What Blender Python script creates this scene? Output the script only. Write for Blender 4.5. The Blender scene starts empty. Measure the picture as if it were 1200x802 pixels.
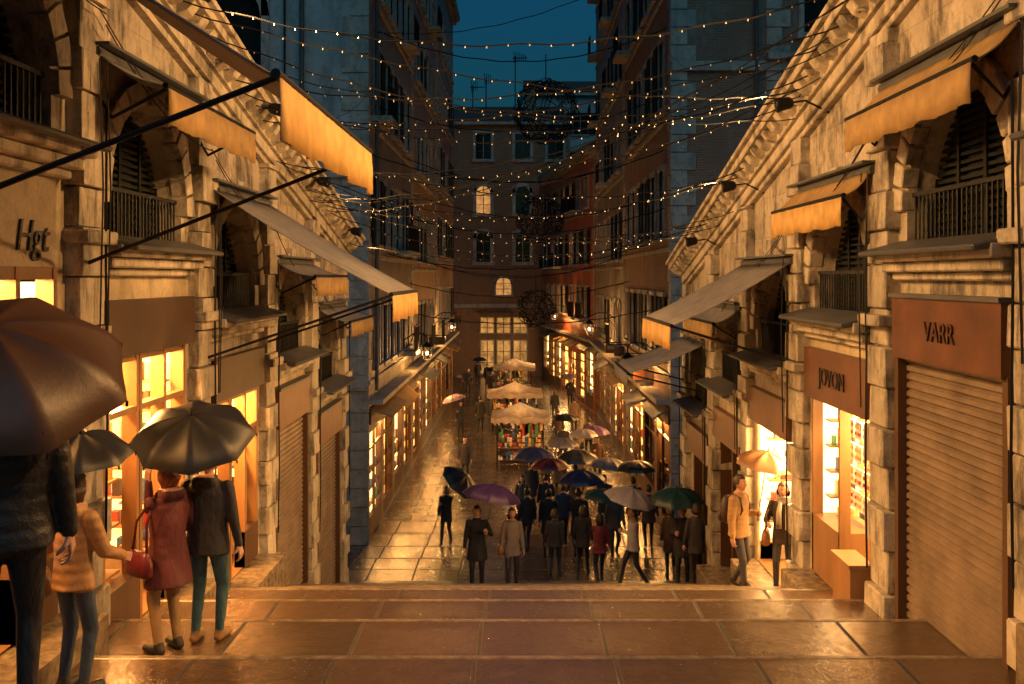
import bpy, bmesh, math, random
import numpy as np
from mathutils import Vector, Matrix, Euler, noise
random.seed(7)
R=random.random
def U(a,b): return a+(b-a)*random.random()
sc=bpy.context.scene
col=sc.collection
sc.view_settings.view_transform='Standard'
sc.view_settings.look='None'
sc.view_settings.exposure=0

# ------------------------------------------------------------------ materials
MATS={}
class NT:
    def __init__(s,name):
        s.m=bpy.data.materials.new(name); s.m.use_nodes=True
        s.t=s.m.node_tree; s.b=s.t.nodes['Principled BSDF']; s.o=s.t.nodes['Material Output']
        MATS[name]=s.m
    def n(s,t,**k):
        nd=s.t.nodes.new(t)
        for a,v in k.items():
            if a in nd.inputs: nd.inputs[a].default_value=v
            else: setattr(nd,a,v)
        return nd
    def l(s,a,b): s.t.links.new(a,b)
    def coords(s,scale=(1,1,1),axis=None):
        tc=s.n('ShaderNodeTexCoord'); src=tc.outputs['Object']
        if axis:
            sp=s.n('ShaderNodeSeparateXYZ'); s.l(src,sp.inputs[0]); cb=s.n('ShaderNodeCombineXYZ')
            for i,a in enumerate(axis): s.l(sp.outputs['XYZ'.index(a)],cb.inputs[i])
            src=cb.outputs[0]
        mp=s.n('ShaderNodeMapping'); mp.inputs['Scale'].default_value=scale
        s.l(src,mp.inputs[0]); return mp.outputs[0]
    def noise(s,vec,scale,detail=6,rough=.6):
        nd=s.n('ShaderNodeTexNoise'); nd.inputs['Scale'].default_value=scale
        nd.inputs['Detail'].default_value=detail; nd.inputs['Roughness'].default_value=rough
        s.l(vec,nd.inputs['Vector']); return nd.outputs['Fac']
    def ramp(s,fac,stops):
        nd=s.n('ShaderNodeValToRGB'); e=nd.color_ramp.elements
        while len(e)<len(stops): e.new(.5)
        for i,(p,c) in enumerate(stops):
            e[i].position=p; e[i].color=c if len(c)==4 else (*c,1)
        s.l(fac,nd.inputs[0]); return nd.outputs[0]
    def mix(s,fac,a,b,mode='MIX'):
        nd=s.n('ShaderNodeMix',data_type='RGBA',blend_type=mode)
        if isinstance(fac,(int,float)): nd.inputs[0].default_value=fac
        else: s.l(fac,nd.inputs[0])
        for i,v in ((6,a),(7,b)):
            if isinstance(v,tuple): nd.inputs[i].default_value=v if len(v)==4 else (*v,1)
            else: s.l(v,nd.inputs[i])
        return nd.outputs[2]
    def bump(s,h,st=.3,dist=.02,prev=None):
        nd=s.n('ShaderNodeBump'); nd.inputs['Strength'].default_value=st; nd.inputs['Distance'].default_value=dist
        s.l(h,nd.inputs['Height'])
        if prev is not None: s.l(prev,nd.inputs['Normal'])
        return nd.outputs[0]
def g(v): return (v,v,v,1)
def simple(name,c,rough=.6,var=.25,sc_=8,bump=.15,metal=0,bd=.01,stretch=(1,1,1),spec=.5):
    if name in MATS: return MATS[name]
    s=NT(name); v=s.coords(stretch)
    f=s.noise(v,sc_)
    d=tuple(x*(1-var) for x in c); l=tuple(min(1,x*(1+var)) for x in c)
    s.l(s.ramp(f,[(.3,d),(.7,l)]),s.b.inputs['Base Color'])
    s.b.inputs['Roughness'].default_value=rough; s.b.inputs['Metallic'].default_value=metal; s.b.inputs['Specular IOR Level'].default_value=spec
    if bump: s.l(s.bump(s.noise(v,sc_*5),bump,bd),s.b.inputs['Normal'])
    return s.m
def stone(name,c,dark=(.045,.038,.032),stain=.55,scale=1.,joint=None,axis='YZX',jw=(1.,.5),grime=.6):
    s=NT(name); v=s.coords()
    big=s.noise(v,1.1*scale,8,.65); streak=s.noise(s.coords((1.5,1.5,.55)),2.0*scale,9,.72); fine=s.noise(v,24,6,.75); mid=s.noise(v,4.5,9,.72)
    l=tuple(min(1,x*1.25) for x in c); d=tuple(x*.6 for x in c)
    base=s.ramp(big,[(.3,d),(.7,l)])
    base=s.mix(s.ramp(fine,[(.35,g(.0)),(.7,g(.5))]),base,tuple(x*.5 for x in c))
    base=s.mix(s.ramp(mid,[(.52,g(0)),(.66,g(grime))]),base,tuple(x*.28 for x in c))
    m=s.ramp(streak,[(.48,g(0)),(.62,g(stain))])
    base=s.mix(m,base,dark)
    nrm=s.bump(fine,.5,.02); nrm=s.bump(mid,.45,.035,nrm); nrm=s.bump(big,.4,.05,nrm)
    if joint:
        bt=s.n('ShaderNodeTexBrick'); s.l(s.coords(axis=axis),bt.inputs['Vector'])
        bt.inputs['Scale'].default_value=1; bt.inputs['Brick Width'].default_value=jw[0]; bt.inputs['Row Height'].default_value=jw[1]
        bt.inputs['Mortar Size'].default_value=joint; bt.inputs['Mortar Smooth'].default_value=.3
        bt.inputs['Color1'].default_value=g(1); bt.inputs['Color2'].default_value=g(.82); bt.inputs['Mortar'].default_value=g(.62)
        base=s.mix(1.,base,bt.outputs['Color'],'MULTIPLY'); inv=s.n('ShaderNodeInvert'); s.l(bt.outputs['Fac'],inv.inputs['Color'])
        nrm=s.bump(inv.outputs[0],.3,.01,nrm)
    s.l(base,s.b.inputs['Base Color']); s.l(nrm,s.b.inputs['Normal']); s.b.inputs['Roughness'].default_value=.5
    return s.m
stone('istrian_stone',(.56,.49,.38),stain=.8)
stone('arcade_wall_stone',(.56,.48,.37),stain=.85,joint=.007,axis='YZX',jw=(1.6,.62))
stone('cream_plaster',(.56,.46,.30),stain=.4,grime=.3)
stone('blue_grey_plaster',(.42,.45,.45),dark=(.10,.11,.11),stain=.65,scale=.4,grime=.35)
stone('grey_plaster',(.28,.25,.21),dark=(.06,.055,.05),stain=.7,scale=.6,grime=.4)
stone('ochre_plaster',(.36,.24,.14),dark=(.08,.06,.05),stain=.6,scale=.6,grime=.4)
stone('terracotta_plaster',(.50,.14,.055),dark=(.16,.07,.04),stain=.5,scale=.5,grime=.3)
stone('pink_plaster',(.36,.22,.16),dark=(.1,.07,.06),stain=.6,scale=.5,grime=.4)
stone('window_stone',(.42,.39,.34),stain=.4)
def brick(name,axis,c1,c2,mort,w=.26,h=.075,ga=.75):
    s=NT(name); v=s.coords(axis=axis)
    bt=s.n('ShaderNodeTexBrick'); s.l(v,bt.inputs['Vector'])
    bt.inputs['Scale'].default_value=1; bt.inputs['Brick Width'].default_value=w; bt.inputs['Row Height'].default_value=h
    bt.inputs['Mortar Size'].default_value=.012
    bt.inputs['Color1'].default_value=(*c1,1); bt.inputs['Color2'].default_value=(*c2,1); bt.inputs['Mortar'].default_value=(*mort,1)
    n1=s.noise(s.coords(),.5,8,.7)
    c=s.mix(s.ramp(n1,[(.35,g(0)),(.7,g(ga))]),bt.outputs['Color'],(.15,.11,.085))
    n2=s.noise(s.coords((1,1,.4)),1.7,8,.7)
    c=s.mix(s.ramp(n2,[(.52,g(0)),(.66,g(ga*.65))]),c,(.32,.28,.23))
    s.l(c,s.b.inputs['Base Color']); s.l(s.bump(bt.outputs['Fac'],.5,-.01),s.b.inputs['Normal']); s.b.inputs['Roughness'].default_value=.85
brick('brick_facing_street','YZX',(.29,.13,.07),(.20,.10,.055),(.26,.21,.17))
brick('brick_facing_camera','XZY',(.29,.13,.075),(.20,.10,.06),(.25,.21,.17))
brick('brick_brown','XZY',(.30,.145,.065),(.22,.105,.05),(.20,.14,.09),ga=.35)
def paving(name,bw,rh,c1,c2,rlo,rhi,off=.5,shift=(0,0,0),sb=.35,coat=.8,ms=.012):
    s=NT(name)
    tc=s.n('ShaderNodeTexCoord'); mp=s.n('ShaderNodeMapping'); mp.inputs['Location'].default_value=shift
    s.l(tc.outputs['Object'],mp.inputs[0]); v=mp.outputs[0]
    bt=s.n('ShaderNodeTexBrick',offset=off); s.l(v,bt.inputs['Vector'])
    bt.inputs['Scale'].default_value=1; bt.inputs['Brick Width'].default_value=bw; bt.inputs['Row Height'].default_value=rh
    bt.inputs['Mortar Size'].default_value=ms; bt.inputs['Mortar Smooth'].default_value=.2
    bt.inputs['Color1'].default_value=(*c1,1); bt.inputs['Color2'].default_value=(*c2,1); bt.inputs['Mortar'].default_value=(.008,.006,.005,1)
    v2=s.coords()
    fine=s.noise(v2,35,5,.7); big=s.noise(v2,1.6,7,.65); med=s.noise(v2,7,6,.7)
    c=s.mix(s.ramp(med,[(.35,g(0)),(.7,g(.6))]),bt.outputs['Color'],tuple(x*.4 for x in c1))
    s.l(c,s.b.inputs['Base Color'])
    rr=s.mix(.5,s.ramp(big,[(.38,g(rlo)),(.62,g(rhi))]),s.ramp(med,[(.38,g(rlo)),(.65,g(rhi*1.2))]))
    rr=s.mix(bt.outputs['Fac'],rr,g(.8))
    s.l(rr,s.b.inputs['Roughness'])
    n=s.bump(bt.outputs['Fac'],.8,-.012); n=s.bump(fine,sb,.006,n); n=s.bump(med,sb*1.2,.02,n); n=s.bump(s.noise(v2,2.5,3),.35,.03,n)
    s.l(n,s.b.inputs['Normal']); s.b.inputs['Specular IOR Level'].default_value=1.
    # film of rain water, thinner on the joints
    cw=s.mix(bt.outputs['Fac'],s.ramp(big,[(.35,g(coat)),(.7,g(coat*.45))]),g(0)); s.l(cw,s.b.inputs['Coat Weight'])
    s.b.inputs['Coat Roughness'].default_value=.05; s.b.inputs['Coat IOR'].default_value=1.4
    cn=s.bump(s.noise(v2,22,5,.65),.55,.006); cn=s.bump(s.noise(v2,6,4),.5,.016,cn); s.l(cn,s.b.inputs['Coat Normal'])
paving('wet_trachyte_tread',1.12,5.,(.15,.092,.052),(.085,.056,.035),.05,.28,0.,(.35,0,0),.5,.85,.02)
paving('wet_street_slabs',1.0,.5,(.09,.066,.048),(.05,.04,.032),.10,.32,ms=.016)
s=NT('wet_istrian_nosing'); v=s.coords(); s.l(s.ramp(s.noise(v,9),[(.3,(.10,.075,.05)),(.7,(.30,.23,.15))]),s.b.inputs['Base Color'])
s.l(s.bump(s.noise(v,30),.4,.008),s.b.inputs['Normal']); s.b.inputs['Roughness'].default_value=.2
def fabric(name,c,rough=.6,transl=.3,var=.2,spec=.3):
    if name in MATS: return MATS[name]
    s=NT(name); v=s.coords(); f=s.noise(v,5)
    cc=s.ramp(f,[(.3,tuple(x*(1-var) for x in c)),(.7,tuple(min(1,x*(1+var)) for x in c))])
    s.l(cc,s.b.inputs['Base Color']); s.b.inputs['Roughness'].default_value=rough; s.b.inputs['Specular IOR Level'].default_value=spec
    nrm=s.bump(s.noise(v,9,4),.25,.01); nrm=s.bump(s.noise(v,120,2),.2,.002,nrm); s.l(nrm,s.b.inputs['Normal'])
    if transl:
        t=s.n('ShaderNodeBsdfTranslucent'); s.l(cc,t.inputs['Color']); mx=s.n('ShaderNodeMixShader'); mx.inputs[0].default_value=transl
        s.l(s.b.outputs[0],mx.inputs[1]); s.l(t.outputs[0],mx.inputs[2]); s.l(mx.outputs[0],s.o.inputs['Surface'])
    return s.m
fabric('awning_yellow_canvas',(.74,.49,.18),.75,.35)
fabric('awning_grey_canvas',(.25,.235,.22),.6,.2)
fabric('awning_brown_canvas',(.48,.32,.14),.75,.35)
fabric('stall_canvas',(.46,.38,.29),.7,.3)
def emis(name,c,st,var=.5,scale=3.,base=None):
    s=NT(name); v=s.coords(); f=s.noise(v,scale,3)
    cc=s.ramp(f,[(.3,tuple(x*(1-var) for x in c)),(.65,c)])
    s.b.inputs['Base Color'].default_value=(*(base or [min(.8,x) for x in c]),1)
    s.l(cc,s.b.inputs['Emission Color']); s.b.inputs['Emission Strength'].default_value=st; s.b.inputs['Roughness'].default_value=.5
emis('shop_wall_glow_warm',(1,.50,.14),4.2,.6,2.5)  # shop walls emit light themselves, standing in for brightly lit interiors
emis('shop_wall_glow_white',(1,.64,.25),4.6,.45,2.5)
emis('shop_wall_glow_cool',(.55,.85,.8),.7,.3,2,base=(.3,.45,.45))
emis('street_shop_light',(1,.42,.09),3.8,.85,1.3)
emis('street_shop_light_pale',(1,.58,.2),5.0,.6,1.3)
emis('far_shop_light',(1,.45,.11),.7,.8,1.5,base=(.1,.06,.03))
emis('window_lit',(1,.45,.12),.75,.6,3,base=(.1,.06,.03))
emis('lamp_bulb',(1,.72,.38),10,.0)
simple('fairy_bulb',(.30,.27,.22),.3,.02,3,0)
simple('dark_shutter_paint',(.010,.012,.010),.7,spec=.15)
simple('black_iron',(.008,.008,.009),.55,spec=.25)
simple('lead_sheet',(.07,.072,.075),.45,sc_=3)
simple('brown_sign_metal',(.11,.042,.02),.38,.35,3,.1)
simple('dark_sign_board',(.05,.025,.014),.42,.4,3,.1)
simple('dark_wood',(.08,.038,.018),.45,sc_=4,stretch=(1,1,.2))
simple('warm_wood',(.26,.13,.05),.4,sc_=4,stretch=(1,1,.2))
simple('roller_shutter_paint',(.19,.14,.10),.36,.35,2.5,.1)
simple('shop_ceiling',(.7,.6,.45),.8)
simple('sign_letters',(.02,.016,.012),.4)
simple('sign_letters_dull',(.05,.02,.012),.4)
simple('roof_tile',(.10,.055,.04),.8,sc_=6)
simple('dark_room',(.02,.018,.016),.9)
s=NT('window_glass_dark'); s.b.inputs['Base Color'].default_value=(.010,.013,.016,1); s.b.inputs['Roughness'].default_value=.12
simple('ground_stone',(.1,.09,.075),.5)
simple('leather_brown',(.24,.10,.03),.4)
simple('leather_maroon',(.10,.012,.018),.35)
simple('goods_red',(.5,.05,.03),.5);simple('goods_gold',(.7,.42,.1),.35);simple('goods_blue',(.05,.12,.3),.5)
simple('goods_white',(.75,.7,.6),.5);simple('goods_green',(.08,.25,.1),.5);simple('goods_dark',(.05,.03,.025),.5)
GOODS=['goods_red','goods_gold','goods_blue','goods_white','goods_green','goods_dark','goods_gold','goods_dark']

# ------------------------------------------------------------------ mesh builder
class MB:
    def __init__(s): s.v=[];s.f=[];s.m=[];s.mats=[]
    def mi(s,n):
        if n not in s.mats: s.mats.append(n)
        return s.mats.index(n)
    def add(s,vs,fs,mat):
        o=len(s.v); s.v.extend([tuple(v) for v in vs]); k=s.mi(mat)
        for f in fs: s.f.append(tuple(o+i for i in f)); s.m.append(k)
    def hexa(s,p,mat): s.add(p,[(0,1,2,3),(4,7,6,5),(0,4,5,1),(1,5,6,2),(2,6,7,3),(3,7,4,0)],mat)
    def box(s,x0,x1,y0,y1,z0,z1,mat):
        s.hexa([(x0,y0,z0),(x1,y0,z0),(x1,y1,z0),(x0,y1,z0),(x0,y0,z1),(x1,y0,z1),(x1,y1,z1),(x0,y1,z1)],mat)
    def tube(s,pts,r,mat,n=6,closed=False):
        pts=[Vector(p) for p in pts]; rs=r if isinstance(r,(list,tuple)) else [r]*len(pts)
        vs=[];fs=[];prev=None
        N=len(pts)
        for i,p in enumerate(pts):
            a=pts[(i-1)%N] if (closed or i>0) else p; b=pts[(i+1)%N] if (closed or i<N-1) else p
            t=(b-a).normalized() if (b-a).length>1e-9 else Vector((0,0,1))
            if prev is None:
                u=t.cross(Vector((0,0,1)))
                if u.length<.1: u=t.cross(Vector((1,0,0)))
            else: u=prev-t*prev.dot(t)
            u.normalize(); w=t.cross(u); prev=u
            for k in range(n):
                an=2*math.pi*k/n; vs.append(p+(u*math.cos(an)+w*math.sin(an))*rs[i])
        for i in range(N if closed else N-1):
            for k in range(n):
                j=(i+1)%N
                fs.append((i*n+k,i*n+(k+1)%n,j*n+(k+1)%n,j*n+k))
        if not closed: fs.append(tuple(range(n))); fs.append(tuple((N-1)*n+k for k in range(n)))
        s.add(vs,fs,mat)
    def ell(s,c,r,mat,n=10,m=7):
        vs=[];fs=[]
        for i in range(m+1):
            b=-math.pi/2+math.pi*i/m
            for k in range(n):
                a=2*math.pi*k/n; vs.append((c[0]+r[0]*math.cos(b)*math.cos(a),c[1]+r[1]*math.cos(b)*math.sin(a),c[2]+r[2]*math.sin(b)))
        for i in range(m):
            for k in range(n): fs.append((i*n+k,i*n+(k+1)%n,(i+1)*n+(k+1)%n,(i+1)*n+k))
        s.add(vs,fs,mat)
    def obj(s,name,parent=None,smooth=False,bevel=0,merge=False,recalc=True):
        me=bpy.data.meshes.new(name); me.from_pydata(s.v,[],s.f)
        for n in s.mats: me.materials.append(MATS[n])
        me.polygons.foreach_set('material_index',s.m)
        if merge or recalc:
            bm=bmesh.new(); bm.from_mesh(me)
            if merge: bmesh.ops.remove_doubles(bm,verts=bm.verts,dist=1e-5)
            bmesh.ops.recalc_face_normals(bm,faces=bm.faces); bm.to_mesh(me); bm.free()
        if smooth: me.polygons.foreach_set('use_smooth',[True]*len(me.polygons))
        me.update()
        o=bpy.data.objects.new(name,me); col.objects.link(o)
        if parent: o.parent=parent
        if bevel:
            b=o.modifiers.new('bevel','BEVEL'); b.width=bevel; b.segments=1; b.limit_method='ANGLE'
        return o
def empty(name,loc=(0,0,0)):
    e=bpy.data.objects.new(name,None); e.location=loc; col.objects.link(e); e.empty_display_size=.2; return e
class Fr:
    def __init__(s,origin,Ud,N): s.B=Vector((*origin,0)); s.U=Vector((*Ud,0)).normalized(); s.N=Vector((*N,0)).normalized()
    def p(s,u,o,z): return s.B+s.U*u+s.N*o+Vector((0,0,z))
    def box(s,mb,u0,u1,o0,o1,z0,z1,mat):
        mb.hexa([s.p(u0,o0,z0),s.p(u1,o0,z0),s.p(u1,o1,z0),s.p(u0,o1,z0),s.p(u0,o0,z1),s.p(u1,o0,z1),s.p(u1,o1,z1),s.p(u0,o1,z1)],mat)
    def quad(s,mb,pts,mat): mb.add([s.p(*q) for q in pts],[(0,1,2,3)],mat)

# ------------------------------------------------------------------ stairs profile
NOS=[(-9.,-1.45),(2.6,-1.45),(3.4,-1.6),(4.0,-1.78),(4.6,-1.97),(5.2,-2.16),(5.7,-2.40),(6.2,-2.6),(6.8,-2.83),(8.0,-3.05),(9.5,-3.27),(10.8,-3.5),(12.3,-3.85)]
for i in range(1,23): NOS.append((12.3+9.2*i/22,-3.85-2.76*i/22))
SZ=-7.8
for i in range(1,6): NOS.append((21.5+.44*i,-6.61-.125*i))
NOS+=[(26.0,-7.34),(27.6,-7.46),(29.4,-7.58),(31.4,-7.69)]
YEND=NOS[-1][0]
def gz(y):
    for d,z in NOS:
        if y<=d: return z
    return SZ
W=3.9
mb=MB()
for i in range(1,len(NOS)):
    y0=NOS[i-1][0]; y1,z=NOS[i]; w_=W-.02 if y1<25 else 4.3
    mb.box(-w_,w_,y0,y1-.045,SZ-.4 if i>12 else z-.6,z,'wet_trachyte_tread')
    mb.box(-w_,w_,y1-.045,y1+.025,z-.4,z+.003,'wet_istrian_nosing')
stairs=mb.obj('stone_stairs',bevel=.008)
mb=MB(); mb.add([(-400,-200,SZ-.02),(400,-200,SZ-.02),(400,800,SZ-.02),(-400,800,SZ-.02)],[(0,1,2,3)],'ground_stone'); mb.obj('ground')
mb=MB(); mb.add([(-40,21,SZ),(40,21,SZ),(40,110,SZ),(-40,110,SZ)],[(0,1,2,3)],'wet_street_slabs'); mb.obj('street_pavement')

# ------------------------------------------------------------------ lights helper
WC=(1,.45,.115)
FC=(1,.51,.17)
def area(name,loc,aim,sx,sy,power,c=WC,parent=None):
    l=bpy.data.lights.new(name,'AREA'); l.shape='RECTANGLE'; l.size=sx; l.size_y=sy; l.energy=power; l.color=c
    o=bpy.data.objects.new(name,l); col.objects.link(o); o.location=loc
    d=Vector(aim)-Vector(loc); o.rotation_euler=d.to_track_quat('-Z','Y').to_euler()
    if parent: o.parent=parent
    return o
def spot(name,loc,aim,power,c=FC,ang=110,r=.06,parent=None):
    l=bpy.data.lights.new(name,'SPOT'); l.energy=power; l.color=c; l.spot_size=math.radians(ang); l.spot_blend=.7; l.shadow_soft_size=r
    o=bpy.data.objects.new(name,l); col.objects.link(o); o.location=loc
    d=Vector(aim)-Vector(loc); o.rotation_euler=d.to_track_quat('-Z','Y').to_euler()
    if parent: o.parent=parent
    return o
def point(name,loc,power,c=WC,r=.1,parent=None):
    l=bpy.data.lights.new(name,'POINT'); l.energy=power; l.color=c; l.shadow_soft_size=r
    o=bpy.data.objects.new(name,l); col.objects.link(o); o.location=loc
    if parent: o.parent=parent
    return o

# ------------------------------------------------------------------ arcades
def text(s_,fr,u,o,z,size,mat,parent,side,shear=0):
    c=bpy.data.curves.new('lettering','FONT'); c.body=s_; c.size=size; c.align_x='CENTER'; c.align_y='CENTER'; c.extrude=.008; c.shear=shear
    c.materials.append(MATS[mat]); ob=bpy.data.objects.new('lettering',c); col.objects.link(ob)
    n=fr.N; x=Vector((0,0,1)).cross(n); m=Matrix((x,Vector((0,0,1)),n)).transposed().to_4x4(); m.translation=fr.p(u,o,z)
    ob.matrix_world=m; ob.parent=parent; return ob
def goods_shelf(mb,fr,u0,u1,o,z,dens=.14,hmax=.25):
    u=u0+.05
    while u<u1-.1:
        w=U(.05,.13); h=U(.06,hmax); m=random.choice(GOODS)
        if R()<.5: fr.box(mb,u,u+w,o-.1,o+.1,z,z+h,m)
        else:
            p=fr.p(u+w/2,o,z+h/2); mb.ell(p,(w/2,w/2,h/2),m,8,5)
        u+=w+U(.01,dens)
def interior(mb,fr,u0,u1,z0,z1,depth,back,floor='warm_wood'):
    fr.quad(mb,[(u0,-depth,z0),(u1,-depth,z0),(u1,-depth,z1),(u0,-depth,z1)],back)
    for u in (u0,u1):
        fr.quad(mb,[(u,-depth,z0),(u,-.05,z0),(u,-.05,z1),(u,-depth,z1)],'shop_ceiling')
    fr.quad(mb,[(u1-.012,-depth+.2,z0+.3),(u1-.012,-.04,z0+.3),(u1-.012,-.04,z1-.12),(u1-.012,-depth+.2,z1-.12)],back)  # glowing panel on the far side wall, so oblique views look lit
    z=z0+.32
    while z<z1-.3:
        fr.box(mb,u1-.24,u1-.02,-depth+.2,-.14,z,z+.022,'warm_wood')
        o=-depth+.25
        while o<-.22:
            w=U(.03,.09);h=U(.06,.22); fr.box(mb,u1-.2,u1-.09,o,o+w,z+.022,z+.022+h,random.choice(GOODS)); o+=w+U(.02,.09)
        z+=.33
    fr.quad(mb,[(u0,-depth,z1),(u1,-depth,z1),(u1,-.05,z1),(u0,-.05,z1)],'shop_ceiling')
    fr.quad(mb,[(u0,-depth,z0),(u1,-depth,z0),(u1,.0,z0),(u0,.0,z0)],floor)
    z=z0+.45
    while z<z1-.3:
        fr.box(mb,u0+.02,u1-.3,-depth+.02,-depth+.35,z,z+.03,'warm_wood'); goods_shelf(mb,fr,u0,u1-.3,-depth+.2,z+.03); z+=.42
def arcade(side,bays,hp,zc,uend):
    fr=Fr((side*W,0),(0,1),(-side,0))
    par=empty('arcade_building',(side*W,12,0)); pinv=Matrix.Translation((-side*W,-12,0))
    objs=[]
    mb=MB(); iron=MB(); shop=MB(); trim=MB()
    for k,(c,zs,kind) in enumerate(bays):
        a=c-hp; b=c+hp; zf=gz(c-.5)
        if kind=='roller' : zf=gz(c+.9)
        for uu in ([a] if k else [a])+([b] if k==len(bays)-1 else []):
            z=gz(uu+.4)-.3; i=0; top=zc(uu+.3)-.12
            while z<top:
                hh=U(.34,.46); h=min(hh,top-z); oo=.125+(.05 if i%2 else 0)+U(-.018,.018); ww=.25+(.04 if i%2 else 0)+U(-.015,.015)
                j=lambda:U(-.009,.009)
                mb.hexa([fr.p(uu-ww+j(),-.3,z+.01),fr.p(uu+ww+j(),-.3,z+.01),fr.p(uu+ww+j(),oo+j(),z+.01+j()*.5),fr.p(uu-ww+j(),oo+j(),z+.01+j()*.5),
                         fr.p(uu-ww+j(),-.3,z+h-.006),fr.p(uu+ww+j(),-.3,z+h-.006),fr.p(uu+ww+j(),oo+j(),z+h-.006+j()*.5),fr.p(uu-ww+j(),oo+j(),z+h-.006+j()*.5)],'istrian_stone')
                z+=hh; i+=1
            fr.box(mb,uu-.22,uu+.22,-.3,.08,gz(uu+.4)-.3,top,'istrian_stone')
            fr.box(trim,uu-.31,uu+.31,-.05,.24,zs-.02,zs+.10,'istrian_stone')
            iron.tube([fr.p(uu+.1,.215,zs+1.2),fr.p(uu+.1,.21,zs-.2),fr.p(uu+.12,.215,zs-1.6),fr.p(uu+.12,.2,zs-2.6)],.012,'black_iron',5)
        r=1.1; spr=zs+.38; N=28
        u0=a+.2;u1=b-.2
        us=sorted(set([u0,u1,c-r,c+r]+[c-r*math.cos(math.pi*i/N) for i in range(N+1)]+[u0+(u1-u0)*i/6 for i in range(7)]))
        for i in range(len(us)-1):
            ua,ub=us[i],us[i+1]
            inside=abs((ua+ub)/2-c)<r
            za=spr+math.sqrt(max(0,r*r-(ua-c)**2)) if inside else zs
            zb=spr+math.sqrt(max(0,r*r-(ub-c)**2)) if inside else zs
            fr.quad(mb,[(ua,0,za),(ub,0,zb),(ub,0,zc(ub)),(ua,0,zc(ua))],'arcade_wall_stone')
            if inside: fr.quad(mb,[(ua,0,za),(ub,0,zb),(ub,-.4,zb),(ua,-.4,za)],'istrian_stone')
        for u in (c-r,c+r): fr.quad(mb,[(u,0,zs),(u,-.4,zs),(u,-.4,spr),(u,0,spr)],'istrian_stone')
        V=15
        for i in range(V):
            t0=math.pi*i/V+.012;t1=math.pi*(i+1)/V-.012; oo=.07+(.04 if i==V//2 else U(0,.02)); rr=r+.24+(.1 if i==V//2 else U(-.02,.03))
            P=lambda t,q,o:fr.p(c-q*math.cos(t),o,spr+q*math.sin(t))
            mb.hexa([P(t0,r-.01,-.1),P(t1,r-.01,-.1),P(t1,rr,-.1),P(t0,rr,-.1),P(t0,r-.01,oo),P(t1,r-.01,oo),P(t1,rr,oo),P(t0,rr,oo)],'istrian_stone')
        fr.quad(mb,[(c-r-.1,-.34,zs-.1),(c+r+.1,-.34,zs-.1),(c+r+.1,-.34,spr+r+.1),(c-r-.1,-.34,spr+r+.1)],'dark_shutter_paint')
        z=zs+.05
        while z<spr+r:
            fr.box(iron,c-r-.05,c-.03,-.33,-.28,z,z+.035,'dark_shutter_paint');fr.box(iron,c+.03,c+r+.05,-.33,-.28,z,z+.035,'dark_shutter_paint'); z+=.075
        for q in (-r*.98,-.55,0,.55,r*.98): fr.box(iron,c+q-.03,c+q+.03,-.335,-.265,zs,spr+r,'dark_shutter_paint')
        u=c-r+.04
        while u<c+r: 
            iron.tube([fr.p(u,-.06,zs),fr.p(u,-.06,zs+.55)],.011,'black_iron',5); u+=.095
        fr.box(iron,c-r,c+r,-.08,-.04,zs+.53,zs+.57,'black_iron'); fr.box(iron,c-r,c+r,-.075,-.045,zs+.06,zs+.085,'black_iron')
        fr.box(trim,a+.27,b-.27,-.3,.30,zs-.12,zs-.0,'istrian_stone')
        fr.box(trim,a+.30,b-.30,-.3,.20,zs-.22,zs-.12,'istrian_stone')
        fr.box(trim,a+.33,b-.33,-.3,.10,zs-.30,zs-.22,'istrian_stone')
        trim.hexa([fr.p(a+.28,0,zs),fr.p(b-.28,0,zs),fr.p(b-.28,.42,zs-.07),fr.p(a+.28,.42,zs-.07),fr.p(a+.28,0,zs+.10),fr.p(b-.28,0,zs+.10),fr.p(b-.28,.44,zs-.02),fr.p(a+.28,.44,zs-.02)],'lead_sheet')
        zt=zs-1.05
        fr.box(mb,u0,u1,-.3,0,zt,zs-.0,'cream_plaster' if k%2==0 or side<0 and k==1 else 'arcade_wall_stone')
        s0=a+.45; s1=b-.45
        fr.box(mb,u0,s0,-.3,.0,zf-1.2,zt,'cream_plaster'); fr.box(mb,s1,u1,-.3,.0,zf-1.2,zt,'cream_plaster')
        fr.box(mb,s0-.1,s1+.1,-.3,.42 if kind!='roller' else .2,zf-1.3,zf-.02,'wet_istrian_nosing')
        hw=s1-s0
        if kind=='roller':
            fr.box(shop,s0-.02,s1+.02,.0,.14,zt-.02,zt+.58,'brown_sign_metal')
            fr.box(shop,s0-.04,s1+.04,.0,.17,zt+.58,zt+.62,'lead_sheet')
            fr.box(shop,s0-.05,s0+.04,-.1,.10,zf-.02,zt,'dark_wood');fr.box(shop,s1-.04,s1+.05,-.1,.10,zf-.02,zt,'dark_wood')
            z=zf; 
            while z<zt-.03:
                shop.add([fr.p(s0,-.02,z),fr.p(s1,-.02,z),fr.p(s1,.015,z+.02),fr.p(s0,.015,z+.02),fr.p(s1,.015,z+.06),fr.p(s0,.015,z+.06),fr.p(s1,-.02,z+.085),fr.p(s0,-.02,z+.085)],[(0,1,2,3),(3,2,4,5),(5,4,6,7)],'roller_shutter_paint'); z+=.085
            if side>0 and k==1: text('VARR',fr,c,.15,zt+.27,.26,'sign_letters_dull',par,side)
        elif kind in('shop','jewel','open','cool'):
            back={'shop':'shop_wall_glow_warm','jewel':'shop_wall_glow_white','open':'shop_wall_glow_white','cool':'shop_wall_glow_cool'}[kind]
            interior(shop,fr,s0,s1,zf,zt,1.7,back)
            if kind!='cool': fr.box(shop,s0-.06,s1+.06,.0,.12,zt-.02,zt+(.62 if kind=='jewel' else .52),'brown_sign_metal' if side>0 else 'dark_sign_board')
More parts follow.
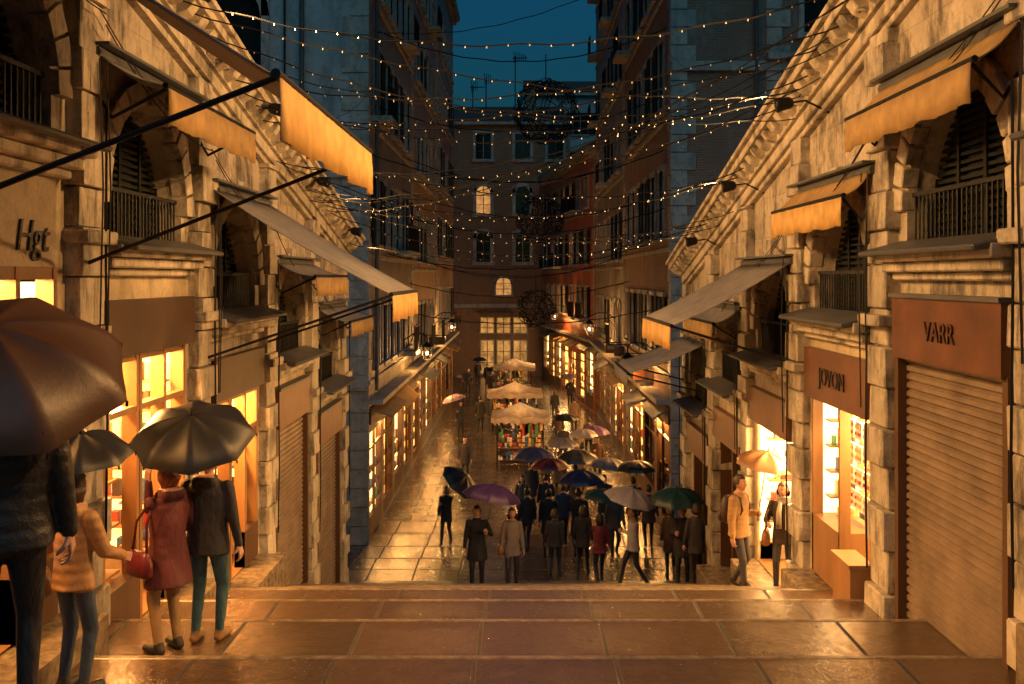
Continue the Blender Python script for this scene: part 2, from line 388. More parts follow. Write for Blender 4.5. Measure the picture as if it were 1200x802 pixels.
            if kind in('shop','cool'):
                for uu in (s0,s0+hw*.36,s0+hw*.4,s0+hw*.7,s1-.07): fr.box(shop,uu,uu+.07,-.12,.03,zf,zt,'warm_wood')
                fr.box(shop,s0,s1,-.11,.02,zt-.1,zt,'warm_wood'); fr.box(shop,s0,s1,-.11,.025,zt-.62,zt-.56,'warm_wood')
                fr.box(shop,s0,s0+hw*.38,-.115,.035,zf,zf+.5,'dark_wood');fr.box(shop,s0+hw*.7,s1,-.115,.035,zf,zf+.5,'dark_wood')
                for z in (zf+.52,zf+1.0,zf+1.45): 
                    fr.box(shop,s0+.07,s0+hw*.36,-.5,-.14,z,z+.025,'warm_wood'); goods_shelf(shop,fr,s0+.08,s0+hw*.36,-.3,z+.025,.08)
                    fr.box(shop,s0+hw*.74,s1-.07,-.5,-.14,z,z+.025,'warm_wood'); goods_shelf(shop,fr,s0+hw*.74,s1-.1,-.3,z+.025,.08)
            if kind=='jewel':
                text('JOVON',fr,c,.13,zt+.29,.30,'sign_letters',par,side)
                fr.box(shop,s0,s0+.06,-.1,.03,zf,zt,'warm_wood');fr.box(shop,s1-.06,s1,-.1,.03,zf,zt,'warm_wood');fr.box(shop,c-.03,c+.03,-.1,.03,zf,zt,'warm_wood')
                fr.box(shop,c,s1,-.5,.03,zf,zf+.75,'warm_wood')
                for uu in np.arange(c+.1,s1-.3,.30):
                    for z in np.arange(zf+.9,zt-.2,.3):
                        fr.box(shop,uu,uu+.24,-.42,-.38,z,z+.22,'goods_white')
                        for q in range(6): 
                            a_=uu+.03+.07*(q%3); zz=z+.05+.09*(q//3); fr.box(shop,a_,a_+.035,-.378,-.36,zz,zz+.04,'goods_gold' if R()<.7 else 'goods_red')
                fr.box(shop,s0-.1,s0+.5,.05,.30,zf-.3,zf+.68,'warm_wood'); fr.box(shop,s0-.12,s0+.52,.04,.32,zf+.68,zf+.72,'warm_wood')
            pw={'shop':430,'jewel':380,'open':460,'cool':360}[kind]
            lc=WC if kind in('shop','cool') else (1,.55,.19)
            l=area('shop_ceiling_light',fr.p(c,-.5,zt-.05),fr.p(c,1.0,zf+.2),1.7,.35,pw,lc)
            objs.append(l)
        elif kind=='dark':
            fr.quad(shop,[(s0,-.4,zf),(s1,-.4,zf),(s1,-.4,zt),(s0,-.4,zt)],'dark_wood')
            fr.box(shop,s0-.06,s1+.06,.0,.12,zt-.02,zt+.55,'brown_sign_metal')
            for uu in (s0,c-.04,s1-.07): fr.box(shop,uu,uu+.08,-.4,-.02,zf,zt,'dark_wood')
        for q in range(2):
            uu=a+U(-.15,.2); iron.tube([fr.p(uu,.24,zs+1.6),fr.p(uu+.03,.26,zs+.5),fr.p(uu-.02,.25,zs-.9)],.008,'black_iron',4)
        for q in range(2):
            z_=zs+2.05+.12*q-(.25 if q else 0); sg=U(.12,.3)
            iron.tube([fr.p(a+(b-a)*t/10,.2+.05*q,z_-4*sg*(t/10)*(1-t/10)-.72*t/10) for t in range(11)],.007,'black_iron',4)
    ua=bays[0][0]-hp-.3; ub=uend
    def slab(o1,dz0,dz1,mat):
        mb.hexa([fr.p(ua,-.35,zc(ua)+dz0),fr.p(ub,-.35,zc(ub)+dz0),fr.p(ub,o1,zc(ub)+dz0),fr.p(ua,o1,zc(ua)+dz0),fr.p(ua,-.35,zc(ua)+dz1),fr.p(ub,-.35,zc(ub)+dz1),fr.p(ub,o1,zc(ub)+dz1),fr.p(ua,o1,zc(ua)+dz1)],mat)
    slab(.10,-.24,-.16,'istrian_stone'); slab(.16,-.16,.0,'istrian_stone'); slab(.46,.16,.27,'istrian_stone'); slab(.53,.27,.34,'istrian_stone'); slab(.22,.0,.16,'istrian_stone')
    u=ua+.1
    while u<ub-.15:
        mb.hexa([fr.p(u,.2,zc(u)+.01),fr.p(u+.17,.2,zc(u+.17)+.01),fr.p(u+.17,.34,zc(u+.17)+.06),fr.p(u,.34,zc(u)+.06),fr.p(u,.2,zc(u)+.165),fr.p(u+.17,.2,zc(u+.17)+.165),fr.p(u+.17,.42,zc(u+.17)+.165),fr.p(u,.42,zc(u)+.165)],'istrian_stone'); u+=.34
    mb.add([fr.p(ua,.5,zc(ua)+.345),fr.p(ub,.5,zc(ub)+.345),fr.p(ub,-5,zc(ub)+.1),fr.p(ua,-5,zc(ua)+.1)],[(0,1,2,3)],'lead_sheet')
    zb=SZ
    mb.add([fr.p(ub,0.0,zb),fr.p(ub,-5,zb),fr.p(ub,-5,zc(ub)+.1),fr.p(ub,0,zc(ub)+.1)],[(0,1,2,3)],'arcade_wall_stone')
    mb.add([fr.p(ua,-5,zb),fr.p(ub,-5,zb),fr.p(ub,-5,zc(ub)+.1),fr.p(ua,-5,zc(ua)+.1)],[(0,1,2,3)],'arcade_wall_stone')
    mb.add([fr.p(ua,0,zb),fr.p(ua,-5,zb),fr.p(ua,-5,zc(ua)+.1),fr.p(ua,0,zc(ua)+.1)],[(0,1,2,3)],'arcade_wall_stone')
    for m_,n_,bv in ((mb,'stone_facade',.014),(trim,'sill_mouldings',.015),(iron,'balustrades_and_shutters',0),(shop,'shopfronts',0)):
        objs.append(m_.obj(n_,bevel=bv))
    for o in objs: o.parent=par; o.matrix_parent_inverse=pinv
    for o in list(par.children):
        if o.name.startswith('lettering'): o.matrix_parent_inverse=pinv
    return fr,par
zcL=lambda u:2.90-.205*(u-10.3)
zcR=lambda u:2.85-.222*(u-10.1)
bl=[(4.0,1.95,'roller'),(7.2,1.13,'cool'),(10.4,.31,'shop'),(13.6,-.51,'shop'),(16.8,-1.33,'roller'),(20.0,-2.15,'roller')]
br=[(5.77,1.03,'dark'),(8.9,.27,'roller'),(12.03,-.49,'jewel'),(15.16,-1.25,'open'),(18.29,-2.01,'dark'),(21.2,-2.75,'dark')]
FL,pL=arcade(-1,bl,1.6,zcL,21.9)
FR_,pR=arcade(1,br,1.565,zcR,22.9)
t=text('Hgt',FL,7.95,.012,.32,.36,'sign_letters',pL,-1,.25); t.matrix_parent_inverse=Matrix.Translation((W,-12,0))

# ------------------------------------------------------------------ awnings
def awning(fr,u0,u1,zw,ext,zr,valh,mtop,mval,arm=True,far=0):
    mb=MB(); nu=14; nv=8
    vs=[];fs=[]
    for i in range(nu+1):
        for j in range(nv+1):
            u=u0+(u1-u0)*i/nu; t=j/nv
            sag=-.05*math.sin(math.pi*t)*(1+.4*math.sin(i*1.7))
            vs.append(fr.p(u,.15+(ext-.15)*t,zw+(zr-zw)*t+sag))
    for i in range(nu):
        for j in range(nv): k=i*(nv+1)+j; fs.append((k,k+1,k+nv+2,k+nv+1))
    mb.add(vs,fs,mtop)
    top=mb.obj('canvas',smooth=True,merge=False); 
    so=top.modifiers.new('t','SOLIDIFY'); so.thickness=.012
    mb=MB(); vs=[];fs=[]; M=40
    for i in range(M+1):
        u=u0+(u1-u0)*i/M; w=.018*math.sin(i*1.1)+.01*math.sin(i*2.7)
        vs.append(fr.p(u,ext+.012,zr+.0)); vs.append(fr.p(u,ext+.02+w*.5,zr-valh*.5)); vs.append(fr.p(u,ext+.015+w,zr-valh+.012*math.sin(i*.6)))
    for i in range(M):
        for j in range(2): k=i*3+j; fs.append((k,k+1,k+4,k+3))
    mb.add(vs,fs,mval)
    val=mb.obj('valance',smooth=True)
    so=val.modifiers.new('t','SOLIDIFY'); so.thickness=.008
    mb=MB()
    mb.tube([fr.p(u0-.03,ext,zr+.01),fr.p(u1+.03,ext,zr+.01)],.028,'black_iron',8)
    mb.tube([fr.p(u0-.03,.12,zw+.03),fr.p(u1+.03,.12,zw+.03)],.06,'lead_sheet',8)
    fr.box(mb,u0-.05,u1+.05,.0,.26,zw+.09,zw+.12,'lead_sheet')
    if arm:
        zl=zr-max(.4,(zw-zr)*.6)
        for u in (u0+.02,u1-.02):
            mb.tube([fr.p(u,ext,zr),fr.p(u,.05,zl)],.018,'black_iron',6)
            fr.box(mb,u-.03,u+.03,0,.1,zl-.06,zl+.06,'black_iron')
    else:
        for u in (u0+.05,u1-.05): mb.tube([fr.p(u,ext,zr),fr.p(u+.1,.2,zr-.25),fr.p(u,.0,zw-.15)],.018,'black_iron',6)
    arms=mb.obj('frame_arms')
    e=empty('awning',fr.p((u0+u1)/2,ext/2,zw)); 
    for o in (top,val,arms): o.parent=e; o.matrix_parent_inverse=Matrix.Translation(-e.location)
    return e
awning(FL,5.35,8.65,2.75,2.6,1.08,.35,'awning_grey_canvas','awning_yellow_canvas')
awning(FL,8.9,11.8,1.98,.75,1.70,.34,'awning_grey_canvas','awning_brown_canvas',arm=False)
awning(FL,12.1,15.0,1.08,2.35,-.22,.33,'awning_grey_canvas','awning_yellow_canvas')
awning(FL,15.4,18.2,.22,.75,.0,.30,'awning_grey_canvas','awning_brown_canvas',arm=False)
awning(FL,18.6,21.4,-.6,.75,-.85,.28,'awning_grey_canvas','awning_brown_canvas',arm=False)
awning(FR_,7.45,10.3,1.92,.5,1.62,.32,'awning_brown_canvas','awning_brown_canvas',arm=False)
awning(FR_,10.6,13.5,1.12,.45,.86,.32,'awning_brown_canvas','awning_yellow_canvas',arm=False)
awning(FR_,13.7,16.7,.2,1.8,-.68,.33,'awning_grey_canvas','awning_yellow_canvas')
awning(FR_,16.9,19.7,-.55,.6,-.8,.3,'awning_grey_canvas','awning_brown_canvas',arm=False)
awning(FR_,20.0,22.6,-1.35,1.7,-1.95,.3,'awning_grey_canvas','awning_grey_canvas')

def flood(fr,u,z,aim,power,o=.6,ang=120):
    e=empty('floodlight',fr.p(u,o,z)); mb=MB()
    p=fr.p(u,o,z); d=(Vector(aim)-p).normalized()
    mb.tube([p-d*.16,p-d*.12,p+d*.02,p+d*.05],[.05,.075,.09,.1],'black_iron',12)
    mb.tube([p-d*.08,fr.p(u,.3,z+.05),fr.p(u,.0,z-.1)],.014,'black_iron',6)
    o_=mb.obj('lamp_housing',smooth=True); l=spot('flood_beam',p+d*.08,aim,power,ang=ang)
    for q in(o_,l): q.parent=e; q.matrix_parent_inverse=Matrix.Translation(-e.location)
for u in (6.0,9.2,12.5,15.8,19.2):
    flood(FR_,u,zcR(u)-.15,(-W,u+.4,zcL(u)-1.6),1500 if u<10 else 1000,o=.62,ang=125)
    flood(FL,u+1.2,zcL(u)-.15,(W,u+1.2,zcR(u)-1.5),1500 if u<10 else 1000,o=.62,ang=125)

# ------------------------------------------------------------------ buildings
def facade(mb,fr,U0,U1,Z0,Z1,holes,wall,depth=.28):
    us=sorted(set([U0,U1]+[h['u0'] for h in holes]+[h['u1'] for h in holes])); zs=sorted(set([Z0,Z1]+[h['z0'] for h in holes]+[h['z1'] for h in holes]))
    for i in range(len(us)-1):
        cu=(us[i]+us[i+1])/2; run=None
        for j in range(len(zs)-1):
            cz=(zs[j]+zs[j+1])/2
            inh=any(h['u0']<cu<h['u1'] and h['z0']<cz<h['z1'] for h in holes)
            if not inh:
                if run is None: run=zs[j]
            if (inh or j==len(zs)-2) and run is not None:
                e=zs[j] if inh else zs[j+1]
                fr.quad(mb,[(us[i],0,run),(us[i+1],0,run),(us[i+1],0,e),(us[i],0,e)],wall); run=None
    for h in holes:
        u0,u1,z0,z1=h['u0'],h['u1'],h['z0'],h['z1']; pane=h.get('pane','window_glass_dark'); f=h.get('frame',.12); fm=h.get('fm','window_stone')
        D=h.get('depth',depth)
        fr.quad(mb,[(u0,-D,z0),(u1,-D,z0),(u1,-D,z1),(u0,-D,z1)],pane)
        for (A,B) in (((u0,z0),(u1,z0)),((u1,z0),(u1,z1)),((u1,z1),(u0,z1)),((u0,z1),(u0,z0))):
            fr.quad(mb,[(A[0],0,A[1]),(B[0],0,B[1]),(B[0],-D,B[1]),(A[0],-D,A[1])],fm)
        if f:
            fr.box(mb,u0-f,u0,-.05,.06,z0,z1,fm); fr.box(mb,u1,u1+f,-.05,.06,z0,z1,fm)
            if not h.get('arch'): fr.box(mb,u0-f-.03,u1+f+.03,-.05,.09,z1,z1+f*1.2,fm)
            fr.box(mb,u0-f-.06,u1+f+.06,-.05,.16,z0-f,z0,fm)
        if h.get('arch'):
            c=(u0+u1)/2; r=(u1-u0)/2; N=10
            for i in range(N):
                t0=math.pi*i/N;t1=math.pi*(i+1)/N; ua,ub=c-r*math.cos(t0),c-r*math.cos(t1); za,zb=z1-r+r*math.sin(t0),z1-r+r*math.sin(t1)
                fr.quad(mb,[(ua,-.01,za),(ub,-.01,zb),(ub,-.01,z1),(ua,-.01,z1)],wall)
                P=lambda t,q,o:fr.p(c-q*math.cos(t),o,z1-r+q*math.sin(t))
                mb.hexa([P(t0,r-.02,-.08),P(t1,r-.02,-.08),P(t1,r+f,-.08),P(t0,r+f,-.08),P(t0,r-.02,.06),P(t1,r-.02,.06),P(t1,r+f,.06),P(t0,r+f,.06)],fm)
        if pane in('window_glass_dark','window_lit','far_shop_light'):
            c=(u0+u1)/2; fr.box(mb,c-.03,c+.03,-D+.002,-D+.06,z0,z1,'window_stone' if R()<.5 and pane!='far_shop_light' else 'dark_wood')
            for q in (.33,.66): fr.box(mb,u0,u1,-D+.003,-D+.05,z0+(z1-z0)*q-.02,z0+(z1-z0)*q+.02,'dark_wood')
        if h.get('shut'):
            w=(u1-u0)/2
            for (x0,x1) in ((u0-f-w,u0-f*.3),(u1+f*.3,u1+f+w)):
                fr.box(mb,x0,x1,.065,.11,z0,z1-(w if h.get('arch') else 0),'dark_shutter_paint')
        if h.get('balc'):
            fr.box(mb,u0-.35,u1+.35,0.001,.6,z0-.22,z0-.06,'window_stone')
            x=u0-.33
            while x<u1+.34: mb.tube([fr.p(x,.55,z0-.06),fr.p(x,.55,z0+.85)],.02,'black_iron',4); x+=.14
            fr.box(mb,u0-.35,u1+.35,.52,.58,z0+.83,z0+.89,'black_iron')
def grid_holes(U0,U1,floors,sp,w,lit=.03,shut=.35,arch=0,balc=.1,jit=.0):
    H=[]; n=max(1,int((U1-U0-.6)/sp)); off=((U1-U0)-n*sp)/2
    for (z0,z1) in floors:
        for i in range(n):
            c=U0+off+sp*(i+.5)+U(-jit,jit); h=dict(u0=c-w/2,u1=c+w/2,z0=z0,z1=z1,arch=(R()<arch))
            r=R(); h['pane']='window_lit' if r<lit else ('dark_shutter_paint' if r<.4 else 'window_glass_dark')
            h['shut']=R()<shut; h['balc']=R()<balc; H.append(h)
    return H
def shops(U0,U1,z0,z1,sp,pale=.3):
    H=[]; n=int((U1-U0)/sp); w=(U1-U0)/n
    for i in range(n):
        r=R(); H.append(dict(u0=U0+i*w+U(.15,.35),u1=U0+(i+1)*w-U(.15,.35),z0=z0,z1=z1-U(0,.45),pane='dark_room',frame=0,depth=.5,shop=('street_shop_light_pale' if r<pale else ('street_shop_light' if r<.86 else 'dark_wood')),fm='dark_wood'))
    return H
def street_shop_fill(mb,fr,H):
    for h in H:
        u0,u1,z0,z1=h['u0'],h['u1'],h['z0'],h['z1']
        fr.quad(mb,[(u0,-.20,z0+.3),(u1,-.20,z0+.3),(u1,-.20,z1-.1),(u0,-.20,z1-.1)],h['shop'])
        q_=U(.35,.65)
        for q in (0,q_,.97): fr.box(mb,u0+(u1-u0)*q-.02,u0+(u1-u0)*q+.05,-.08,.0,z0,z1,'dark_wood')
        fr.box(mb,u0,u1,-.09,.01,z0,z0+U(.3,.8),'dark_wood'); fr.box(mb,u0,u1,-.085,.005,z1-.5,z1-.44,'dark_wood')
        for z in (z0+.75,z0+1.25,z0+1.75):
            fr.box(mb,u0,u1,-.18,-.09,z,z+.03,'dark_wood')
            u=u0+.1
            while u<u1-.15:
                w=U(.05,.16);hh=U(.08,.34)
                if R()<.7: fr.box(mb,u,u+w,-.17,-.10,z+.03,z+.03+hh,random.choice(GOODS))
                u+=w+U(.03,.25)
def build(name,fr,U0,U1,top,wall,floors,sp,w,shp=True,depth=9,near=None,far=True,parapet=True,**k):
    mb=MB(); H=grid_holes(U0,U1,floors,sp,w,**k)
    S=[]
    if shp: S=shops(U0+.15,U1-.15,SZ+.12,-4.35,2.6); 
    facade(mb,fr,U0,U1,SZ-.1,top,H+S,wall)
    if shp:
        street_shop_fill(mb,fr,S)
        fr.box(mb,U0,U1,.0,.10,-4.3,-3.85,'dark_wood'); fr.box(mb,U0,U1,.0,.45,-3.72,-3.58,'window_stone')
        n=max(1,int((U1-U0)/3.2)); ww=(U1-U0)/n
        for i in range(n):
            a_=U0+i*ww+.15; b_=U0+(i+1)*ww-.15; e_=U(.35,.95); dz=U(.2,.5)
            if R()<.8: mb.hexa([fr.p(a_,.1,-3.90),fr.p(b_,.1,-3.90),fr.p(b_,e_,-3.9-dz),fr.p(a_,e_,-3.9-dz),fr.p(a_,.1,-3.84),fr.p(b_,.1,-3.84),fr.p(b_,e_+.03,-3.85-dz),fr.p(a_,e_+.03,-3.85-dz)],random.choice(['lead_sheet','awning_brown_canvas','awning_grey_canvas']))
            if R()<.5 and U0+i*ww>31:
                u_=a_+U(.2,1); zz=U(-3.4,-2.9)
                mb.tube([fr.p(u_,.0,zz+.4),fr.p(u_,.75,zz+.4)],.02,'black_iron',5); fr.box(mb,u_-.02,u_+.02,.3,.7,zz-.05,zz+.34,random.choice(['brown_sign_metal','goods_dark','goods_dark']))
    for z0,z1 in floors: fr.box(mb,U0-.02,U1+.02,0,.08,z0-.45,z0-.33,'window_stone')
    fr.box(mb,U0-.1,U1+.1,-.2,.5,top,top+.25,'window_stone'); fr.box(mb,U0-.05,U1+.05,-.2,.28,top-.3,top,'window_stone')
    x=U0
    while x<U1: fr.box(mb,x,x+.15,.0,.42,top-.18,top-.005,'window_stone'); x+=.6
    for uu,s_ in ((U0,1),(U1,-1)):
        z=SZ; i=0
        while z<top-.4:
            ww=.55 if i%2 else .36; a,b=(uu,uu+ww) if s_>0 else (uu-ww,uu)
            if z>-3.5: fr.box(mb,a,b,.0,.035,z+.01,z+.43,'window_stone')
            z+=.45;i+=1
    for uu in ((U1,) if near else (U0,U1)): fr.quad(mb,[(uu,0,SZ),(uu,-depth,SZ),(uu,-depth,top),(uu,0,top)],wall)
    fr.quad(mb,[(U0,-depth,SZ),(U1,-depth,SZ),(U1,-depth,top),(U0,-depth,top)],wall)
    mb.hexa([fr.p(U0-.1,.5,top+.25),fr.p(U1+.1,.5,top+.25),fr.p(U1+.1,-depth,top+.25),fr.p(U0-.1,-depth,top+.25),fr.p(U0-.1,.45,top+.35),fr.p(U1+.1,.45,top+.35),fr.p(U1+.1,-depth*.5,top+1.6),fr.p(U0-.1,-depth*.5,top+1.6)],'roof_tile')
    return mb
def fin(mb,name,loc,extra=()):
    e=empty(name,loc); o=mb.obj('walls_and_windows'); 
    for q in (o,*extra): q.parent=e; q.matrix_parent_inverse=Matrix.Translation(-Vector(loc))
    return e
XL=-4.4; XR=4.45
fl=[(-2.7,-.9),(1.0,3.0),(4.9,7.0),(8.8,10.8),(12.5,14.4),(15.8,17.4)]
fS=Fr((XL,0),(0,1),(1,0))
mb=build('',fS,29,41,20.5,'grey_plaster',fl,1.75,1.0,near=True,shut=.2,balc=.12,lit=.0)
fC=Fr((XL,29),(-1,0),(0,-1))
H=[dict(u0=3.1,u1=5.1,z0=4.2,z1=8.6,arch=True,pane='dark_shutter_paint',frame=.25),dict(u0=3.2,u1=5.,z0=-1.5,z1=2.2,arch=True,pane='dark_shutter_paint',frame=.2),
   dict(u0=6.6,u1=8.4,z0=4.2,z1=8.6,arch=True,pane='dark_shutter_paint',frame=.25),dict(u0=3.2,u1=4.9,z0=11.5,z1=14.2,pane='dark_shutter_paint')]
facade(mb,fC,0,14,SZ-.1,20.5,H,'blue_grey_plaster')
i=0;z=SZ
while z<20:
    w_=.75 if i%2 else .5; fC.box(mb,-.036,w_,.0,.05,z+.01,z+.53,'window_stone'); z+=.55;i+=1
for z in (-3.3,2.9,10.2): fC.box(mb,0.0,14,.0,.14,z,z+.3,'window_stone')
mb.tube([fC.p(1.9,.12,-7),fC.p(1.9,.12,20)],.07,'lead_sheet',8); mb.tube([fC.p(2.4,.1,-2),fC.p(2.4,.1,20)],.03,'black_iron',6)
mb.tube([fS.p(29.9,.14,-3.4),fS.p(29.9,.14,20)],.06,'lead_sheet',8)
fin(mb,'plastered_building',(XL,35,SZ))
mb=build('',fS,41.05,53,18.8,'ochre_plaster',[(a-.3,b-.3) for a,b in fl[:-1]],1.9,1.0,near=False,arch=.5,balc=.15,shut=.3)
fin(mb,'plastered_building',(XL,47,SZ))
mb=build('',fS,53.05,66,17.0,'pink_plaster',[(a+.2,b+.2) for a,b in fl[:-1]],2.0,1.0,near=False,shut=.4)
fin(mb,'plastered_building',(XL,60,SZ))
fT=Fr((XR,0),(0,1),(-1,0))
mb=build('',fT,29,42,21.5,'brick_facing_street',[(a+.2,b+.3) for a,b in fl],1.85,1.05,near=True,shut=.3,balc=.12,lit=0)
fD=Fr((XR,29),(1,0),(0,-1))
H=[]
for z0,z1 in ((-2.2,.2),(2.6,5.2),(7.1,9.6),(12,14.2)):
    for c in (4.6,8.2): H.append(dict(u0=c-.75,u1=c+.75,z0=z0,z1=z1,pane='dark_shutter_paint' if c<6 else 'window_glass_dark',frame=.16,shut=(c>6)))
facade(mb,fD,0,14,SZ-.1,21.5,H,'brick_facing_camera')
for uq in (0,2.75):
    z=SZ;i=0
    while z<21:
        w_=.7 if i%2 else .45; fD.box(mb,uq-(.036 if uq==0 else 0),uq+w_,.0,.05,z+.01,z+.5,'window_stone'); z+=.52;i+=1
for z in (-3.3,1.5,6.0,11.0): fD.box(mb,0,14,.0,.13,z,z+.28,'window_stone')
fD.box(mb,2.75,14,.0,.3,6.3,6.5,'window_stone')
mb.tube([fD.p(2.45,.12,-7),fD.p(2.45,.12,20)],.06,'lead_sheet',8)
fin(mb,'brick_building',(XR,35,SZ))
mb=build('',fT,42.05,57,20.,'grey_plaster',[(a-.2,b-.2) for a,b in fl],1.9,1.0,near=False,arch=.3,balc=.2,shut=.35)
fin(mb,'plastered_building',(XR,50,SZ))
A=Vector((4.35,57.1)); B=Vector((1.9,77.5)); dU=(B-A); L=dU.length; dU.normalize(); nrm=Vector((-dU.y,dU.x)); 
if nrm.x>0: nrm=-nrm
fO=Fr(tuple(A),tuple(dU),tuple(nrm))
mb=build('',fO,0,L,7.3,'terracotta_plaster',[(-2.4,-.6),(.8,2.8),(4.2,6.0)],2.6,1.1,near=False,depth=7,lit=.12,shut=.6,balc=.3)
fin(mb,'terracotta_building',(4,66,SZ))
fE=Fr((-9,78.5),(1,0),(0,-1))
def hx(c,w,z0,z1,**k): return dict(u0=c+9-w/2,u1=c+9+w/2,z0=z0,z1=z1,**k)
H=[]
for c in (-6.3,-2.8,.3,2.9):
    H+= [hx(c,1.2,9.3,11.3,frame=.22),hx(c,1.1,5.0,7.2,frame=.26,arch=True,pane='window_lit' if c==-2.8 else 'window_glass_dark',balc=False),hx(c,1.1,1.2,3.6,frame=.26,arch=True,pane='window_glass_dark')]
H+=[hx(-1.2,1.2,-1.4,.0,frame=.14,arch=True,pane='window_lit')]
for c in (-2.5,-1.2,.1,-6): H+=[hx(c,1.0,-4.4,-3.2,pane='far_shop_light',frame=.08),hx(c,1.0,-7.6,-5,pane='far_shop_light',frame=.08)]
mb=MB(); facade(mb,fE,0,13,SZ-.1,12,H,'brick_brown')
fE.box(mb,-.2,13.2,0,.4,12,12.3,'window_stone'); fE.box(mb,0,13,0,.12,-2.4,-2.1,'window_stone')
for q in (1.5,6,10): fE.box(mb,q,q+2.6,0,.9,-2.9,-2.75,'dark_wood')
for u in (0,13): fE.quad(mb,[(u,0,SZ),(u,-10,SZ),(u,-10,12),(u,0,12)],'brick_brown')
mb.hexa([fE.p(-.3,.5,12.3),fE.p(13.3,.5,12.3),fE.p(13.3,-10,12.3),fE.p(-.3,-10,12.3),fE.p(1,-4.5,14.2),fE.p(12,-4.5,14.2),fE.p(12,-5.5,14.2),fE.p(1,-5.5,14.2)],'roof_tile')
for cx in (2.5,9.5): fE.box(mb,cx,cx+.9,-3.4,-2.6,12.5,15.6,'brick_facing_camera'); fE.box(mb,cx-.15,cx+1.05,-3.55,-2.45,15.6,16.,'roof_tile')
fin(mb,'brick_house',(-2,80,SZ))
mb=MB(); fG=Fr((1.2,88),(1,0),(0,-1)); H=[dict(u0=c,u1=c+1.3,z0=z,z1=z+1.9,shut=True) for c in (.9,3.6,6.2) for z in (9.2,12.6)]
facade(mb,fG,0,10,SZ,16,H,'blue_grey_plaster'); fG.box(mb,-.2,10.2,-.1,.5,16,16.3,'window_stone')
mb.hexa([fG.p(-.3,.6,16.3),fG.p(10.3,.6,16.3),fG.p(10.3,-8,16.3),fG.p(-.3,-8,16.3),fG.p(1,-3.5,18.),fG.p(9,-3.5,18.),fG.p(9,-4.5,18.),fG.p(1,-4.5,18.)],'roof_tile')
for u in (0,10): fG.quad(mb,[(u,0,SZ),(u,-8,SZ),(u,-8,16),(u,0,16)],'blue_grey_plaster')
fin(mb,'plastered_building',(6,90,SZ))
def antenna(x,y,z,h,n=7):
    mb=MB(); mb.tube([(x,y,z),(x,y,z+h)],.05,'black_iron',5); mb.tube([(x-.2,y-.1,z+h-.2),(x+1.0,y-.3,z+h-.2)],.04,'black_iron',4)
    for i in range(n):
        w=.6-.05*i; mb.tube([(x-.1+i*.16,y-.1-w*.2,z+h-.2-w*.0),(x-.1+i*.16,y-.1,z+h-.2+w)],.025,'black_iron',4); mb.tube([(x-.1+i*.16,y-.1,z+h-.2-w*.6),(x-.1+i*.16,y-.1,z+h-.2)],.025,'black_iron',4)
    mb.obj('tv_antenna')
antenna(-.3,82,14,4.2); antenna(-2.7,82,13.8,2.6,4); antenna(-3.8,82,13.8,2.0,4)

# ------------------------------------------------------------------ wires, ornaments
def wire(p0,p1,sag,r=.007,bulbs=True,bs=.22,name='string_lights'):
    p0=Vector(p0);p1=Vector(p1); N=36; pts=[]
    for i in range(N+1):
        t=i/N; p=p0.lerp(p1,t); p.z-=4*sag*t*(1-t)+.015*math.sin(t*47); pts.append(p)
    mb=MB(); mb.tube(pts,r,'black_iron',4)
    if bulbs:
        L=(p1-p0).length; n=min(60,int(L/bs))
        for i in range(n):
            t=(i+.5)/n; p=p0.lerp(p1,t); p.z-=4*sag*t*(1-t)+.015*math.sin(t*47)+.012; b=.004+r*.45
            mb.tube([p+Vector((0,0,.015)),p+Vector((0,0,-b*1.4))],[b*.7,b],'fairy_bulb',5)
    mb.obj(name)
for a in [((-W+.3,10.6,2.95),(W-.3,10.2,3.0),.55),((-W+.3,10.9,2.9),(W-.3,13.,2.35),.30),((-W+.3,12.6,2.5),(W-.3,11.,2.8),.50),((-W+.3,12.9,2.4),(W-.3,12.2,2.5),.75),((-W+.3,11.4,2.8),(W-.3,12.6,2.4),.62),((-W+.3,14.,2.2),(W-.3,11.6,2.7),.35),
          ((-W+.4,15.6,1.75),(W-.4,13,2.25),.5),((-W+.4,16,1.7),(W-.4,15.5,1.7),.75),((-W+.4,14.6,2.),(W-.4,15.9,1.6),.55),((-W+.4,18,1.3),(W-.4,16,1.6),.45),((-W+.4,18.5,1.2),(W-.4,18.5,1.),.7),((-W+.4,17,1.5),(W-.4,18.8,1.),.5),((-W+.4,20.5,.7),(W-.4,19,.9),.45)]:
    wire(*a,r=.0085)
for i in range(9):
    u1_=U(9.8,19);u2_=U(9.8,19)
    wire((-W+.3,u1_,zcL(u1_)+U(-.3,.2)),(W-.3,u2_,zcR(u2_)+U(-.3,.2)),U(.2,.8),r=.007,bulbs=i%2==0)
for y,z,s_ in ((29.5,7.6,1.0),(31,2.2,.8),(33,.9,.7),(36.,4.6,1.0),(39,-.4,.6),(42,1.0,.9),(50,.9,.6),(30,3.6,.9),(34,-.9,.5),(32,5.6,.9),(37,3,.8)):
    wire((XL+.05,y+U(-1,1),z+U(-.3,.3)),(XR-.05,y+U(-1,1),z+U(-.3,.3)),s_,r=.017,bs=.5)
wire((-4.3,29.2,7.2),(4.3,29.2,9.5),.8,r=.012); wire((-W+.3,12,2.6),(-4.3,29,5.5),.8,r=.008,bulbs=False); wire((W-.3,10.5,2.8),(4.4,29,6.5),.7,r=.008,bulbs=False)
wire((W-.3,12.5,2.4),(4.4,29,3),.9,r=.008,bulbs=False); wire((-W+.3,15,1.8),(-4.3,29,2.4),.6,r=.008,bulbs=False)
